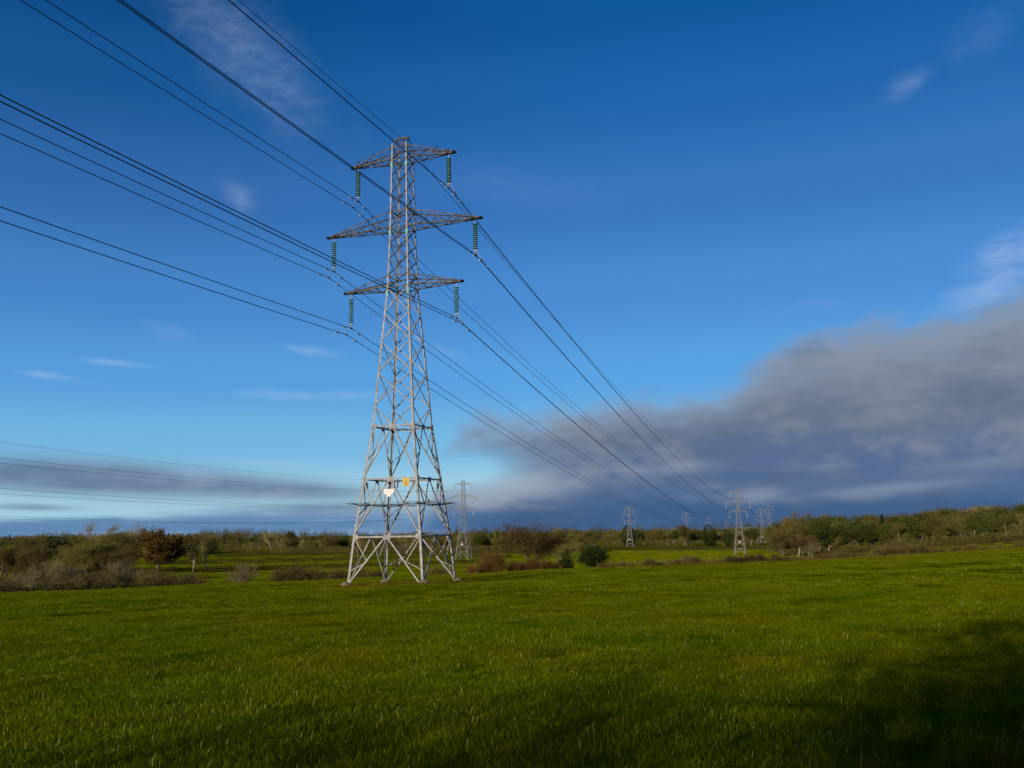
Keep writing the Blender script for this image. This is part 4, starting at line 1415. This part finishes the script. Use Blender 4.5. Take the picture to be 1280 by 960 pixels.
rng = np.random.default_rng(3)
for v in range(3):
    src = tuft('wheat_tuft', 50 + v, 480, .42, .045, .125, .0043, BLADE, 1.15)
    x, y = ring(rng, 3.5, 16, 2.7)
    x2, y2 = ring(rng, 16, 42, 2.0)
    x, y = np.concatenate([x, x2]), np.concatenate([y, y2])
    r = np.hypot(x, y)
    s = (.9 + .12 * waves(x, y) * .5) * rng.uniform(.8, 1.2, len(x)) * np.where(r > 16, 1.2, 1.0)
    scatter('grass', np.stack([x, y, ground(x, y)], 1), rng.uniform(0, 6.28, len(x)), s, src, 'young green wheat blades growing on the near field')
for v in range(2):
    src = tuft('far_wheat_tuft', 60 + v, 320, .95, .05, .12, .0095, BLADE, 1.0)
    x, y = ring(rng, 42, 262, .44, -34, 34)
    az_ = np.degrees(np.arctan2(x, y)); ok = np.hypot(x, y) < edge(az_) - .5
    x, y = x[ok], y[ok]
    s = rng.uniform(.8, 1.25, len(x)) * (1 + .12 * waves(x * .5, y * .5) * .5)
    scatter('grass', np.stack([x, y, ground(x, y)], 1), rng.uniform(0, 6.28, len(x)), s, src, 'young green wheat covering the far slope of the field')
# lush darker clumps
src = tuft('lush_tuft', 70, 220, .5, .09, .20, .008, LUSH, .9)
xs, ys = [], []
for px, py in ((190, 777), (370, 771), (300, 768), (570, 768), (760, 765), (930, 772), (480, 745), (250, 748), (640, 742), (840, 745), (1080, 748), (1190, 735), (60, 772), (700, 782), (1150, 790), (130, 755), (880, 800), (430, 785)):
    a, e = azel(px, py)
    for rr in np.arange(6, 200, .5):
        X_, Y_ = rr * math.sin(R(a)), rr * math.cos(R(a))
        if gz(X_, Y_) > rr * math.tan(R(e)): break
    k = max(1.0, rr / 30)
    n = int(9 * k)
    xs.append(X_ + rng.normal(size=n) * 1.2 * k); ys.append(Y_ + rng.normal(size=n) * .7 * k)
x, y = np.concatenate(xs), np.concatenate(ys)
scatter('grass', np.stack([x, y, ground(x, y)], 1), rng.uniform(0, 6.28, len(x)), rng.uniform(.7, 1.25, len(x)), src, 'taller dark green clumps of wheat dotted over the field')
# rough grass: field corner near the viewer, round the pylon feet, along the field edge
src = tuft('rough_tuft', 80, 200, .40, .16, .36, .006, DRY, .95)
x, y = ring(rng, 3.5, 11, 3.2, 14, 40)
keep = rng.random(len(x)) < np.clip((np.degrees(np.arctan2(x, y)) - 15) / 16, 0, 1) * np.clip((10.5 - np.hypot(x, y)) / 5, 0, 1)
x, y = x[keep], y[keep]
c_, s_ = math.cos(YAW), math.sin(YAW)
u, v = rng.uniform(-5.4, 5.4, 1000), rng.uniform(-5.4, 5.4, 1000)
X2, Y2 = T1.x + u * c_ + v * s_, T1.y - u * s_ + v * c_
keep = (np.hypot(np.abs(u) - 3.7, np.abs(v) - 3.7) < 1.5) | (rng.random(1000) < .22)
X2, Y2 = X2[keep], Y2[keep]
az_ = rng.uniform(1, 34, 1500)
rr = edge(az_) - np.abs(rng.normal(0, 4.0, 1500)) * np.clip((az_ - 6) / 16, .15, 1.6)
X3, Y3 = rr * np.sin(np.radians(az_)), rr * np.cos(np.radians(az_))
x, y = np.concatenate([x, X2, X3]), np.concatenate([y, Y2, Y3])
sz = rng.uniform(.7, 1.2, len(x)); sz[-1500:] *= 1.7
scatter('grass', np.stack([x, y, ground(x, y)], 1), rng.uniform(0, 6.28, len(x)), sz, src, 'rough yellowish grass at the field corner, pylon feet and field edge')

# meadow grass on the land beyond the field
MEADOW = blade_mat('meadow_blades', (.080, .122, .0002), (.118, .150, .0008), (.18, .15, .03))
for v in range(2):
    src = tuft('meadow_tuft', 90 + v, 260, 3.0, .12, .26, .05, MEADOW)
    x, y = ring(rng, 120, 800, .028, -36, 36)
    az_ = np.degrees(np.arctan2(x, y)); ok = np.hypot(x, y) > edge(az_) + 4
    x, y = x[ok], y[ok]
    scatter('grass', np.stack([x, y, ground(x, y)], 1), rng.uniform(0, 6.28, len(x)), rng.uniform(.8, 1.25, len(x)), src, 'green pasture grass covering the meadows beyond the field')
